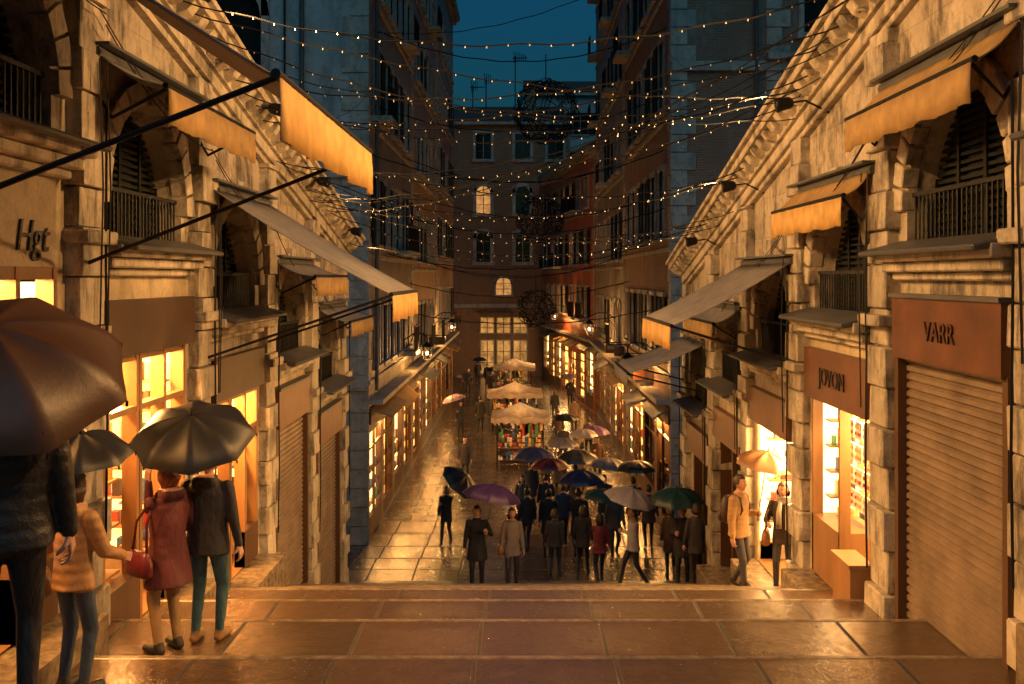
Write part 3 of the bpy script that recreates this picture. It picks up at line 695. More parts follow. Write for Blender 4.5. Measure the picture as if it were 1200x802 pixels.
def ball(c,r,ztop):
    mb=MB(); c=Vector(c)
    for i in range(19):
        q=Euler((U(0,6.3),U(0,6.3),U(0,6.3))).to_matrix(); off=U(-.75,.75); rr=r*math.sqrt(1-off*off*.8); pts=[]
        for k in range(28):
            a=2*math.pi*k/28; wob=1+.10*math.sin(6*a+i); pts.append(c+q@Vector((rr*wob*math.cos(a),rr*wob*math.sin(a),off*r*.85)))
        mb.tube(pts,.014,'black_iron',4,closed=True)
        for k in range(0,28,4): mb.ell(pts[k],(.03,.03,.03),'goods_dark' if R()<.5 else 'fairy_bulb',5,4)
    for k in range(50):
        d=Vector((U(-1,1),U(-1,1),U(-1,1))).normalized(); p=c+d*r*.97; R_=U(.07,.15); pts=[p+Vector((R_*math.cos(a),.05*math.sin(a*2),R_*math.sin(a))) for a in [2*math.pi*j/8 for j in range(8)]]
        mb.tube(pts,.012,'black_iron',4,closed=True)
    mb.tube([c+Vector((0,0,r)),(c.x,c.y,ztop)],.015,'black_iron',4)
    mb.obj('wire_ball_ornament')
ball((.8,29.5,4.9),.90,6.6); ball((.77,36,2.1),.82,3.65); ball((.72,42,-1.33),.78,.1)

def lantern(fr,u,z,o=1.0,pw=120):
    e=empty('wall_lantern',fr.p(u,o,z)); mb=MB()
    mb.tube([fr.p(u,0,z+.5),fr.p(u,.4,z+.75),fr.p(u,.8,z+.75),fr.p(u,o,z+.6),fr.p(u,o,z+.42)],.03,'black_iron',6)
    mb.tube([fr.p(u,0,z+.1),fr.p(u,.3,z+.45),fr.p(u,.4,z+.74)],.02,'black_iron',6)
    c=fr.p(u,o,z)
    mb.tube([c+Vector((0,0,.45)),c+Vector((0,0,.36)),c+Vector((0,0,.25))],[.03,.12,.26],'black_iron',6)
    mb.tube([c+Vector((0,0,-.28)),c+Vector((0,0,-.24))],[.1,.14],'black_iron',6)
    for k in range(6):
        a=k*math.pi/3; mb.tube([c+Vector((.24*math.cos(a),.24*math.sin(a),.26)),c+Vector((.13*math.cos(a),.13*math.sin(a),-.26))],.014,'black_iron',4)
    mb.ell(c,(.05,.05,.08),'lamp_bulb',8,6)
    o_=mb.obj('lantern'); l=point('lantern_light',c+Vector((0,0,-.0)),pw,r=.06)
    for q in(o_,l): q.parent=e; q.matrix_parent_inverse=Matrix.Translation(-e.location)
lantern(fT,46,-2.4,1.2,1800); lantern(fS,52,-2.6,.9,1500); lantern(fO,9,-2.6,.9,1900); lantern(fT,32.5,-2.9,.9,1100); lantern(fS,38,-2.9,.9,1100)  # lanterns after the first are added to warm the street facades
for y in (31,36.5,43,50,59):
    area('shop_window_light',(XL-.1,y,-4.6),(XL+3,y-.3,SZ),2.2,.3,200 if y<37 else 280,WC); 
    if y<56: area('shop_window_light',(XR+.1,y+1,-4.6),(XR-3,y+.7,SZ),2.2,.3,330,WC)
area('shop_window_light',(2.9,66,-4.9),(0,66,SZ),4,1,600,(1,.56,.2))

# ------------------------------------------------------------------ market stalls
def stall(x,y,w,d,hgt,z=SZ):
    e=empty('market_stall',(x,y,z)); mb=MB()
    for a in (-1,1):
        for b in (-1,1): mb.tube([(x+a*w*.45,y+b*d*.45,z),(x+a*w*.45,y+b*d*.45,z+hgt)],.03,'black_iron',6)
    mb.box(x-w*.40,x+w*.40,y-d*.35,y+d*.4,z+.15,z+.75,'dark_wood'); mb.box(x-w*.47,x+w*.47,y-d*.40,y+d*.47,z+.75,z+.8,'dark_wood')
    for q in range(6):
        yy=y-d*.47+q*.15; u=x-w*.42; zb=z+.35+q*.16
        while u<x+w*.4:
            ww=U(.05,.12);h=U(.06,.22); mb.box(u,u+ww,yy,yy+.10,zb,zb+h,random.choice(GOODS)); u+=ww+.02
        mb.box(x-w*.43,x+w*.43,yy-.01,yy+.12,zb-.03,zb-.005,'dark_wood')
    for q in range(34): 
        xx=x+U(-.45,.43)*w; h=U(.2,.7); yy=y-d*.46 if q%2 else y+d*.4; mb.box(xx,xx+U(.06,.14),yy,yy+.03,z+hgt-.12-h,z+hgt-.12,random.choice(GOODS))
    mb.box(x-.5,x+.5,y-.1,y+.1,z+hgt-.14,z+hgt-.10,'lamp_bulb')
    b=mb.obj('counter_and_goods')
    mb=MB()
    P=[(-1,-1),(1,-1),(1,1),(-1,1)]
    vs=[];fs=[]; M=6; n=48
    def edge(t):
        t=t%4; i=int(t); f=t-i; a=P[i];bb=P[(i+1)%4]; return a[0]+(bb[0]-a[0])*f,a[1]+(bb[1]-a[1])*f
    for j in range(M+1):
        tt=j/M
        for i in range(n):
            ex,ey=edge(i*4/n); zz=z+hgt+.5*(1-tt)**1.5-.05*math.sin(i*1.3+x*5)*tt
            vs.append((x+ex*w*.56*tt,y+ey*d*.56*tt,zz))
    for i in range(n):
        ex,ey=edge(i*4/n); vs.append((x+ex*w*.565,y+ey*d*.565,z+hgt-.2-(.06 if i%2 else 0)))
    for j in range(M+1):
        for i in range(n): fs.append((j*n+i,j*n+(i+1)%n,(j+1)*n+(i+1)%n,(j+1)*n+i))
    mb.add(vs,fs,'stall_canvas'); c=mb.obj('canopy',smooth=False)
    l=point('stall_lamp',(x,y-.3,z+hgt-.25),40,r=.1)
    for q in(b,c,l): q.parent=e; q.matrix_parent_inverse=Matrix.Translation(-Vector(e.location))
stall(.05,41.5,2.1,2.0,2.1); stall(-.2,51,2.5,2.0,1.95); stall(-.3,64,2.4,2.,2.1)

# ------------------------------------------------------------------ umbrellas
def umbrella(grip,apex,r,mat,pattern=None):
    grip=Vector(grip);apex=Vector(apex); ax=(apex-grip).normalized(); q=Vector((0,0,1)).rotation_difference(ax).to_matrix()
    e=empty('umbrella',apex); dep=.46*r; rot0=U(0,.7)
    def P(t,a):
        ph=(a*8/(2*math.pi))%1; s_=math.sin(math.pi*ph)
        rr=r*math.sin(t*1.25)/math.sin(1.25)*(1-.085*s_*t*t); zz=-dep*(1-math.cos(t*1.25))/(1-math.cos(1.25)) - .03*s_*math.sin(math.pi*t)
        return apex+q@Vector((rr*math.cos(a+rot0),rr*math.sin(a+rot0),zz))
    mb=MB(); n=64; m=9; vs=[P(j/m,2*math.pi*i/n) for j in range(1,m+1) for i in range(n)]; vs.append(P(0,0)); fs=[]
    for j in range(m-1):
        for i in range(n): fs.append((j*n+i,j*n+(i+1)%n,(j+1)*n+(i+1)%n,(j+1)*n+i))
    for i in range(n): fs.append((len(vs)-1,i,(i+1)%n))
    mb.add(vs,fs,mat); can=mb.obj('canopy',smooth=True)
    mb=MB(); mb.tube([apex+ax*.05,grip-ax*.02],.008,'black_iron',6); mb.tube([apex-ax*.01,apex+ax*.07],[.016,.005],'black_iron',6)
    hub=apex-ax*(dep*1.05)
    for k in range(8):
        a=2*math.pi*k/8; mb.tube([P(t/6,a)-ax*.006 for t in range(1,7)],.004,'black_iron',4); mb.tube([hub,P(.55,a)-ax*.006],.003,'black_iron',4)
        mb.tube([P(1,a),P(1,a)-ax*.03],.007,'black_iron',4)
    side=ax.orthogonal().normalized(); pts=[grip+ax*.06,grip-ax*.03,grip-ax*.08]
    for i in range(1,8):
        an=math.pi*i/7; pts.append(grip-ax*.08+side*.03*(1-math.cos(an))-ax*.03*math.sin(an))
    mb.tube(pts,.012,'dark_wood',8); fr_=mb.obj('shaft_and_ribs')
    for o in(can,fr_): o.parent=e; o.matrix_parent_inverse=Matrix.Translation(-apex)
    return e

# ------------------------------------------------------------------ people
def capsule(vs,fs,p0,p1,r0,r1,n=12,fl=None):
    p0=Vector(p0);p1=Vector(p1); d=(p1-p0); L=d.length
    if L<1e-6: d=Vector((0,0,1))
    d.normalize(); u=d.orthogonal().normalized(); w=d.cross(u); o=len(vs); rings=[]
    for k in range(1,4): a=math.pi/2*(1-k/3); rings.append((p0-d*r0*math.sin(a),r0*math.cos(a)))
    for k in range(0,3): a=math.pi/2*(k/3); rings.append((p1+d*r1*math.sin(a),r1*math.cos(a)))
    for c,r in rings:
        for k in range(n):
            an=2*math.pi*k/n; vs.append(c+(u*math.cos(an)+w*math.sin(an))*r)
    vs.append(p0-d*r0); vs.append(p1+d*r1)
    m=len(rings)
    for i in range(m-1):
        for k in range(n): fs.append((o+i*n+k,o+i*n+(k+1)%n,o+(i+1)*n+(k+1)%n,o+(i+1)*n+k))
    for k in range(n): fs.append((o+m*n,o+(k+1)%n,o+k)); fs.append((o+m*n+1,o+(m-1)*n+k,o+(m-1)*n+(k+1)%n))
def ik(S,T,a,b,hint):
    S=Vector(S);T=Vector(T); d=T-S; L=min(d.length,(a+b)*.995); dn=d.normalized(); T2=S+dn*L
    x=(a*a-b*b+L*L)/(2*L); h=math.sqrt(max(0,a*a-x*x)); hv=Vector(hint); hv=(hv-dn*hv.dot(dn)).normalized()
    return S+dn*x+hv*h,T2
def hand(vs,fs,wrist,d,nrm,curl,sz=1.,n=6,left=False):
    d=Vector(d).normalized(); nrm=Vector(nrm); nrm=(nrm-d*nrm.dot(d)).normalized(); w=d.cross(nrm)*(1 if not left else -1)
    wrist=Vector(wrist)
    for k in range(4):
        off=(k-1.5)*.019*sz; capsule(vs,fs,wrist+w*off*.6,wrist+d*.085*sz+w*off,.014*sz,.012*sz,n)
        base=wrist+d*.088*sz+w*off; L=[.04,.027,.02]; sc_=[.92,1.06,1.0,.8][k]*sz; ang=0; p=base
        for j,l in enumerate(L):
            ang+=curl*(1.0 if j else .75)*(1+.06*k); q=p+(d*math.cos(ang)+nrm*math.sin(ang))*l*sc_; capsule(vs,fs,p,q,.0095*sz-.001*j,.0085*sz-.001*j,n); p=q
    t0=wrist+d*.022*sz-w*.026*sz; t1=t0+(d*.6-w*.6+nrm*.35).normalized()*.04*sz; t2=t1+(d*.6-w*.1+nrm*(.5+.4*curl)).normalized()*.034*sz; t3=t2+(d*.5+w*.3+nrm*(.3+.5*curl)).normalized()*.024*sz
    capsule(vs,fs,t0,t1,.015*sz,.012*sz,n);capsule(vs,fs,t1,t2,.0115*sz,.010*sz,n);capsule(vs,fs,t2,t3,.010*sz,.008*sz,n)
def remesh(vs,fs,vox,smooth_it=2):
    me=bpy.data.meshes.new('tmp'); me.from_pydata([tuple(v) for v in vs],[],fs); o=bpy.data.objects.new('tmp',me); col.objects.link(o)
    m=o.modifiers.new('r','REMESH'); m.mode='VOXEL'; m.voxel_size=vox; m.use_smooth_shade=True
    if smooth_it: s_=o.modifiers.new('s','SMOOTH'); s_.iterations=smooth_it; s_.factor=.5
    dg=bpy.context.evaluated_depsgraph_get(); r=bpy.data.meshes.new_from_object(o.evaluated_get(dg)); bpy.data.objects.remove(o); bpy.data.meshes.remove(me)
    return r
def cloth(c,kind='cloth'):
    name='%s_%d_%d_%d'%(kind,int(c[0]*1000),int(c[1]*1000),int(c[2]*1000))
    if name in MATS: return name
    s=NT(name); v=s.coords(); f=s.noise(v,3)
    s.l(s.ramp(f,[(.3,tuple(x*.75 for x in c)),(.7,tuple(x*1.2 for x in c))]),s.b.inputs['Base Color'])
    if kind=='puffer':
        wv=s.n('ShaderNodeTexWave',wave_type='BANDS',bands_direction='Z'); wv.inputs['Scale'].default_value=4.2; wv.inputs['Distortion'].default_value=1.6; wv.inputs['Detail'].default_value=3
        s.l(v,wv.inputs['Vector']); n=s.bump(wv.outputs['Fac'],.25,.012); n=s.bump(s.noise(v,14,4),.6,.02,n); s.b.inputs['Roughness'].default_value=.5
    else:
        n=s.bump(s.noise(s.coords((1,1,.45)),7,4,.55),.9,.05); n=s.bump(s.noise(v,150,2),.3,.002,n); s.b.inputs['Roughness'].default_value=.75 if kind=='cloth' else .6
    s.l(n,s.b.inputs['Normal']); return name
SK=simple('skin',(.48,.27,.19),.5,.08,20,.05).name
simple('lips',(.35,.11,.09),.4);simple('eye_white',(.7,.68,.65),.3,.02);simple('eye_iris',(.03,.02,.015),.2)
def hairmat(c):
    n='hair_%d_%d_%d'%tuple(int(x*1000) for x in c)
    if n not in MATS: simple(n,c,.45,.4,30,.6,stretch=(1,1,.15),bd=.01)
    return n
def person(name,x,y,z=None,h=1.72,yaw=0,top=(.03,.03,.035),bot=(.03,.035,.05),hair=(.04,.025,.015),shoe=(.02,.015,.012),hem=.78,flare=.0,kind='cloth',
           stride=.0,handR=None,handL=None,headyaw=0,headpitch=0,hairlen='short',near=False,um=None,build_=1.,woman=False,bag=None,lean=0,scarf=None,hood=False,curlR=.45,curlL=.45):
    if z is None: z=gz(y)
    s_=h/1.75; wf=(.9 if woman else 1.)*build_
    e=empty(name,(x,y,z)); M=Matrix.Translation((x,y,z))@Matrix.Rotation(yaw,4,'Z'); Mi=M.inverted()
    if um:
        side=um.get('side',1); gl=Vector(um.get('grip',(.14*side,.26,1.17*s_)))
        if 'gripw' in um: gl=Mi@Vector(um['gripw'])
        gw=M@gl
        if 'apex' in um: ap=Vector(um['apex'])
        else: ap=gw+Vector(um.get('d',(0,0,.8)))
        o=umbrella(gw,ap,um['r'],um['mat']); 
        tgt=gl+Vector((.03*side,-.05,-.0))
        if side>0: handR=tgt; curlR=1.25
        else: handL=tgt; curlL=1.25
    hz=.92*s_
    parts=[]
    ln=Vector((0,lean,0))
    for sd,st in ((1,stride),(-1,-stride)):
        hip=Vector((.085*sd*wf,0,hz)); back=st<0
        ank=Vector((.095*sd,st,.085*s_+(.06 if back and stride>.12 else 0)))
        kn,ank=ik(hip,ank,.43*s_,.42*s_,(0.1*sd,1,0))
        parts.append((hip,kn,.092*s_*wf,.062*s_,1)); parts.append((kn,ank,.06*s_,.042*s_,1))
        tz=.035*s_; heel=ank+Vector((0,-.035,-(ank.z-tz)*.95 if not(back and stride>.12) else -.04))
        toe=Vector((ank.x+.02*sd,ank.y+.165*s_,tz)); heel.z=max(heel.z,tz)
        parts.append((ank,heel,.045,.038,3)); parts.append((heel,toe,.040,.034,3))
    parts.append((Vector((-.06,0,hz-.0)),Vector((.06,0,hz)),.12*s_*wf,.12*s_*wf,1))
    fat=1.18 if kind=='puffer' else 1.
    shz=1.40*s_
    S={}
    for sd,ht in ((1,handR),(-1,handL)):
        Sh=Vector((.175*sd*wf,0,shz))+ln
        if ht is None: ht=Vector((.27*sd*wf,.06+.10*stride*-sd*2,.80*s_))
        hint=(.35*sd,-.6,-.7)
        el,wr=ik(Sh,ht,.285*s_,.25*s_,hint); S[sd]=(Sh,el,wr)
        parts.append((Sh,el,.064*fat*s_*(.92 if woman else 1),.052*fat*s_,0)); parts.append((el,wr,.051*fat*s_,.036*fat*s_,0)); 
    parts.append((Vector((0,0,1.42*s_))+ln,Vector((0,.015,1.54*s_))+ln,.052*s_,.05*s_,2 if not scarf else 0))
    rings=[(1.475,.055,.055),(1.45,.115,.08),(1.415,.172,.10),(1.35,.195,.115),(1.22,.185,.122),(1.08,.168,.118),(.98,.175,.125),(.88,.19,.135)]
    if hem<.86:
        rings.append(((.88+hem)/2,.19+flare*.5,.14+flare*.5)); rings.append((hem,.19+flare,.145+flare))
    rings=[(a*s_,b*s_*wf*(1.06 if fat>1 else 1),c*s_*wf*(1.1 if fat>1 else 1)) for a,b,c in rings]
    vs=[];fs=[]
    for p in parts: capsule(vs,fs,*p[:4],n=12)
    for k in range(10):
        a=2*math.pi*k/10;a2=2*math.pi*(k+1)/10
        capsule(vs,fs,Vector((.062*math.cos(a),.01+.06*math.sin(a),1.475*s_))+ln,Vector((.062*math.cos(a2),.01+.06*math.sin(a2),1.475*s_))+ln,.03*fat,.03*fat,6)
    if hood: capsule(vs,fs,Vector((-.06,-.075,1.46*s_))+ln,Vector((.06,-.075,1.46*s_))+ln,.06,.06,10)
    n=24;o=len(vs)
    sd_=U(0,6)
    for (zz,a,b) in rings:
        tt=max(0,(1.0*s_-zz)/(.4*s_)); lf=max(0,min(1,(zz-.8*s_)/(.6*s_)))
        for k in range(n):
            an=2*math.pi*k/n; f=1+.05*tt*math.sin(an*5+sd_)+.02*math.sin(an*3+zz*14+sd_)
            vs.append(Vector((a*f*math.cos(an),b*f*math.sin(an),zz))+ln*lf)
    m=len(rings)
    for i in range(m-1):
        for k in range(n): fs.append((o+i*n+k,o+(i+1)*n+k,o+(i+1)*n+(k+1)%n,o+i*n+(k+1)%n))
    fs.append(tuple(o+k for k in range(n))); fs.append(tuple(o+(m-1)*n+k for k in reversed(range(n))))
    me=remesh(vs,fs,.013 if near else .022,2)
    C=np.array([p.center for p in me.polygons])
    best=np.full(len(C),9.);lab=np.zeros(len(C),int)
    for p0,p1,r0,r1,L in parts:
        a=np.array(p0);b=np.array(p1);d=b-a;t=np.clip(((C-a)@d)/max(1e-9,d@d),0,1); ds=np.linalg.norm(C-(a+t[:,None]*d),axis=1)-(r0+(r1-r0)*t)
        mk=ds<best; best[mk]=ds[mk]; lab[mk]=L
    zz=np.array([r[0] for r in rings][::-1]);aa=np.array([r[1] for r in rings][::-1]);bb=np.array([r[2] for r in rings][::-1])
    A=np.interp(C[:,2],zz,aa);Bb=np.interp(C[:,2],zz,bb); lf=np.clip((C[:,2]-.8*s_)/(.6*s_),0,1)
    rad=np.sqrt((C[:,0]/A)**2+((C[:,1]-lean*lf)/Bb)**2); dt=np.abs(rad-1)*Bb
    mk=(C[:,2]>rings[-1][0]-.02)&((dt<best+.015))&(C[:,2]<1.5*s_); lab[mk]=0
    lab[(C[:,2]>hem*s_-.015)&(lab==1)]=0
    for nm in (cloth(top,kind),cloth(bot,'trouser'),SK,cloth(shoe,'shoe')): me.materials.append(MATS[nm])
    me.polygons.foreach_set('material_index',lab.astype(int).tolist()); me.polygons.foreach_set('use_smooth',[True]*len(me.polygons))
    body=bpy.data.objects.new('body',me); col.objects.link(body); body.parent=e; body.rotation_euler=(0,0,yaw)
    vs=[];fs=[]
    for sd in (1,-1):
        Sh,el,wr=S[sd]; d=(wr-el).normalized(); nrm=Vector((-sd,.15,0))
        if sd*um.get('side',1)>0 if um else False: nrm=Vector((-sd,.6,0)); d=(d+Vector((-.1*sd,.5,.3))).normalized()
        hand(vs,fs,wr+d*.01,d,nrm,curlR if sd>0 else curlL,1.0*s_,8 if near else 5,left=sd<0)
    if near: hm=remesh(vs,fs,.0045,1)
    else: hm=bpy.data.meshes.new('hands'); hm.from_pydata([tuple(v) for v in vs],[],fs)
    hm.materials.append(MATS[SK]); hm.polygons.foreach_set('use_smooth',[True]*len(hm.polygons))
    ho=bpy.data.objects.new('hands',hm); col.objects.link(ho); ho.parent=e; ho.rotation_euler=(0,0,yaw)
    mb=MB(); nl,nb=(36,28) if near else (20,16)
    def HP(a,b,sc1=1.):
        X=.076*math.cos(b)*math.sin(a);Y=.096*math.cos(b)*math.cos(a);Z=.116*math.sin(b); t=-math.sin(b)
        if t>0:
            X*=1-.32*t**1.4; Y+=.012*t
            if Y<0: Y*=1-.4*t
        if sc1==1. and math.cos(a)>0:
            Y+=.024*math.exp(-(X/.011)**2-((Z+.018)/.02)**2)+.008*math.exp(-(X/.03)**2-((Z-.035)/.012)**2)+.006*math.exp(-(X/.02)**2-((Z+.056)/.008)**2)+.008*math.exp(-(X/.025)**2-((Z+.095)/.015)**2)
            for q in(-1,1): Y-=.010*math.exp(-((X-q*.031)/.015)**2-((Z-.010)/.011)**2)
        return Vector((X,Y,Z))
    vs=[];fs=[]
    for i in range(nb+1):
        for k in range(nl): vs.append(HP(2*math.pi*k/nl,-math.pi/2+math.pi*i/nb))
    for i in range(nb):
        for k in range(nl): fs.append((i*nl+k,i*nl+(k+1)%nl,(i+1)*nl+(k+1)%nl,(i+1)*nl+k))
    lipf=[f for f in fs if (lambda c:c.y>.07 and abs(c.x)<.022 and abs(c.z+.056)<.008)(sum((vs[i] for i in f),Vector())/4)]
    mb.add(vs,[f for f in fs if f not in lipf],SK)
    if lipf: mb.add(vs,lipf,'lips')
    for q in(-1,1):
        mb.ell((q*.031,.079,.010),(.012,.008,.007),'eye_white',8,6); mb.ell((q*.031,.0845,.010),(.0055,.004,.0055),'eye_iris',8,6)
        mb.ell((q*.076,-.005,-.005),(.008,.016,.028),SK,8,6)
    hm_=hairmat(hair)
    vs=[];fs=[]
    for i in range(nb+1):
        b=-math.pi/2+math.pi*i/nb
        for k in range(nl):
            a=2*math.pi*k/nl; p=HP(a,b,2.); thick=1.12 if hairlen!='short' else 1.085
            p=Vector((p.x*thick*1.03,p.y*thick-.006,p.z*thick+.004))
            p+=p.normalized()*(.004*math.sin(a*13+b*5)+.003*math.sin(a*29+b*9))
            if hairlen in('long','bob') and p.z<0 and p.y<.05:
                L=2.1 if hairlen=='long' else 1.25; p.z*=L; p.x*=1.25; p.y=p.y*1.15-.01*L
            vs.append(p)
    for i in range(nb):
        for k in range(nl):
            f=(i*nl+k,i*nl+(k+1)%nl,(i+1)*nl+(k+1)%nl,(i+1)*nl+k); c=HP(2*math.pi*(k+.5)/nl,-math.pi/2+math.pi*(i+.5)/nb,2.)
            face=c.y>.025 and c.z<.062
            if hairlen=='short' and (c.z<-.055 or (c.z<-.01 and c.y>-.01)): face=True
            if not face: fs.append(f)
    mb.add(vs,fs,hm_)
    ho=mb.obj('head',smooth=True,recalc=False); ho.scale=(s_*1.03,)*3
    ho.parent=e; off=Matrix.Rotation(yaw,4,'Z')@(Vector((0,.018,1.625*s_))+ln)
    ho.location=off; ho.rotation_euler=Euler((headpitch,0,yaw+headyaw))
    if scarf:
        mb=MB()
        for q in range(3):
            pts=[Vector((.075*math.cos(a),.012+.07*math.sin(a),(1.45+.03*q+.012*math.sin(a*3+q))*s_))+ln for a in [2*math.pi*i/14 for i in range(14)]]
            mb.tube(pts,.028,cloth(scarf,'knit'),8,closed=True)
        mb.tube([Vector((.03,.09,1.45*s_)),Vector((.05,.15,1.3*s_)),Vector((.05,.16,1.05*s_))],[.03,.04,.045],cloth(scarf,'knit'),8)
        q=mb.obj('scarf',smooth=True); q.parent=e; q.rotation_euler=(0,0,yaw)
    if bag:
        mb=MB(); kind_,bm_=bag[0],bag[1]
        if kind_=='back':
            mb.ell((0,-.20,1.2*s_),(.15,.10,.23),bm_,14,10); mb.ell((0,-.29,1.10*s_),(.11,.05,.11),bm_,12,8)
            for q in(-1,1): mb.tube([(q*.09,-.15,1.40*s_),(q*.10,-.05,1.47*s_),(q*.115,.08,1.42*s_),(q*.12,.125,1.25*s_),(q*.15,.02,1.05*s_),(q*.12,-.14,1.03*s_)],.018,bm_,6)
        elif kind_=='shoulder':
            sd=bag[2]; bx=.25*sd; bz=.86*s_
            c=Vector((bx,bag[3] if len(bag)>3 else 0,bz)); n=10
            prof=[(-.11,.13,.035),(-.09,.155,.06),(.0,.15,.062),(.08,.13,.045),(.11,.115,.02)]
            vs=[];fs=[]
            for zz,hw,ht in prof:
                for k in range(16):
                    a=2*math.pi*k/16; ca,sa=math.cos(a),math.sin(a); vs.append(c+Vector((ht*math.copysign(abs(sa)**.6,sa),hw*math.copysign(abs(ca)**.6,ca),zz)))
            for i in range(4):
                for k in range(16): fs.append((i*16+k,i*16+(k+1)%16,(i+1)*16+(k+1)%16,(i+1)*16+k))
            fs.append(tuple(range(16)));fs.append(tuple(64+k for k in range(16))); mb.add(vs,fs,bm_)
            mb.tube([c+Vector((0,-.1,.1)),c+Vector((-.03*sd,-.06,.35)),Vector((.13*sd,-.02,1.485*s_)),c+Vector((-.02*sd,.07,.35)),c+Vector((0,.1,.1))],.012,bm_,6)
        q=mb.obj('handbag' if kind_!='back' else 'backpack',smooth=True); q.parent=e; q.rotation_euler=(0,0,yaw)
    return e
def PX(px,d): return (px-608)/1167*d
UC=dict(brown=(.075,.035,.02),black=(.014,.014,.016),navy=(.02,.03,.10),purple=(.07,.03,.13),grey=(.16,.15,.155),pale=(.33,.30,.30),teal=(.012,.045,.05),tan=(.24,.13,.06),pink=(.5,.32,.34),wine=(.12,.015,.02))
for k_,c in UC.items(): fabric('umbrella_'+k_,c,.42,.22 if k_ not in('black',) else .08,.15,.5)
def UM(k): return 'umbrella_'+k
D=math.radians
person('man_in_black_jacket',-2.46,4.75,h=1.84,yaw=D(20),top=(.014,.015,.018),bot=(.012,.013,.018),kind='puffer',near=True,hem=.84,stride=.05,hood=True,build_=1.10,
       um=dict(gripw=(-2.62,4.98,-1.0),apex=(-2.42,4.55,-.22),r=.63,mat=UM('brown'),side=-1))
person('woman_in_tan_jacket',PX(86,7.3),7.3,h=1.62,yaw=D(-20),top=(.36,.19,.075),bot=(.03,.05,.085),hair=(.05,.025,.012),kind='puffer',near=True,woman=True,hairlen='bob',hem=.84,hood=True,
       handR=(.20,.28,.96),um=dict(gripw=(PX(92,7.5),7.58,-1.95),apex=(PX(86,7.3),7.42,-1.16),r=.38,mat=UM('black'),side=-1),bag=('shoulder','leather_brown',-1,-.12))
person('woman_in_maroon_coat',PX(197,8.7),8.7,h=1.66,yaw=D(55),top=(.10,.02,.022),bot=(.28,.17,.07),hair=(.22,.06,.018),near=True,woman=True,hairlen='bob',hem=.62,flare=.035,build_=1.15,headyaw=D(10),hood=True,
       handL=(-.06,.20,1.46),handR=(.22,.20,.98),curlL=.7,bag=('shoulder','leather_maroon',-1,.05))
person('man_in_dark_jacket',PX(243,8.95),8.95,h=1.74,yaw=D(-8),top=(.022,.02,.022),bot=(.04,.10,.11),hair=(.05,.03,.02),shoe=(.25,.13,.04),near=True,hem=.80,stride=.04,build_=1.08,hood=True,
       um=dict(gripw=(PX(228,9.0),9.18,-2.08),apex=(PX(222,8.7),8.75,-1.21),r=.54,mat=UM('black'),side=-1))
person('man_with_backpack',PX(866,15.4),15.4,h=1.80,yaw=D(-130),top=(.38,.22,.08),bot=(.05,.045,.05),near=True,stride=.14,kind='puffer',hem=.84,um=dict(d=(.12,-.1,.98),r=.48,mat=UM('tan'),side=-1),bag=('back','goods_dark'))
person('woman_in_doorway',PX(918,14.6),14.6,z=gz(14.66)-.02,h=1.62,yaw=D(160),top=(.04,.025,.02),bot=(.035,.035,.04),hair=(.12,.05,.02),near=True,woman=True,hairlen='long',scarf=(.35,.30,.25),stride=.08,handR=(.2,.24,1.05),bag=('shoulder','leather_brown',1))
person('man_in_black_coat',PX(559,20.7),20.7,h=1.74,yaw=D(178),top=(.016,.015,.018),bot=(.018,.018,.022),hem=.62,flare=.03,stride=.06,near=True,um=dict(apex=(PX(579,20.5),20.5,-4.27),r=.62,mat=UM('purple'),side=-1,grip=(-.2,.25,1.25)),hair=(.03,.02,.015))
person('woman_in_grey_coat',PX(600,20.7),20.75,h=1.68,yaw=D(185),top=(.24,.185,.14),bot=(.03,.03,.035),hem=.72,flare=.02,stride=.09,near=True,woman=True,hairlen='long',hair=(.10,.05,.025),bag=('shoulder','leather_brown',1))
K=(.02,.02,.023)
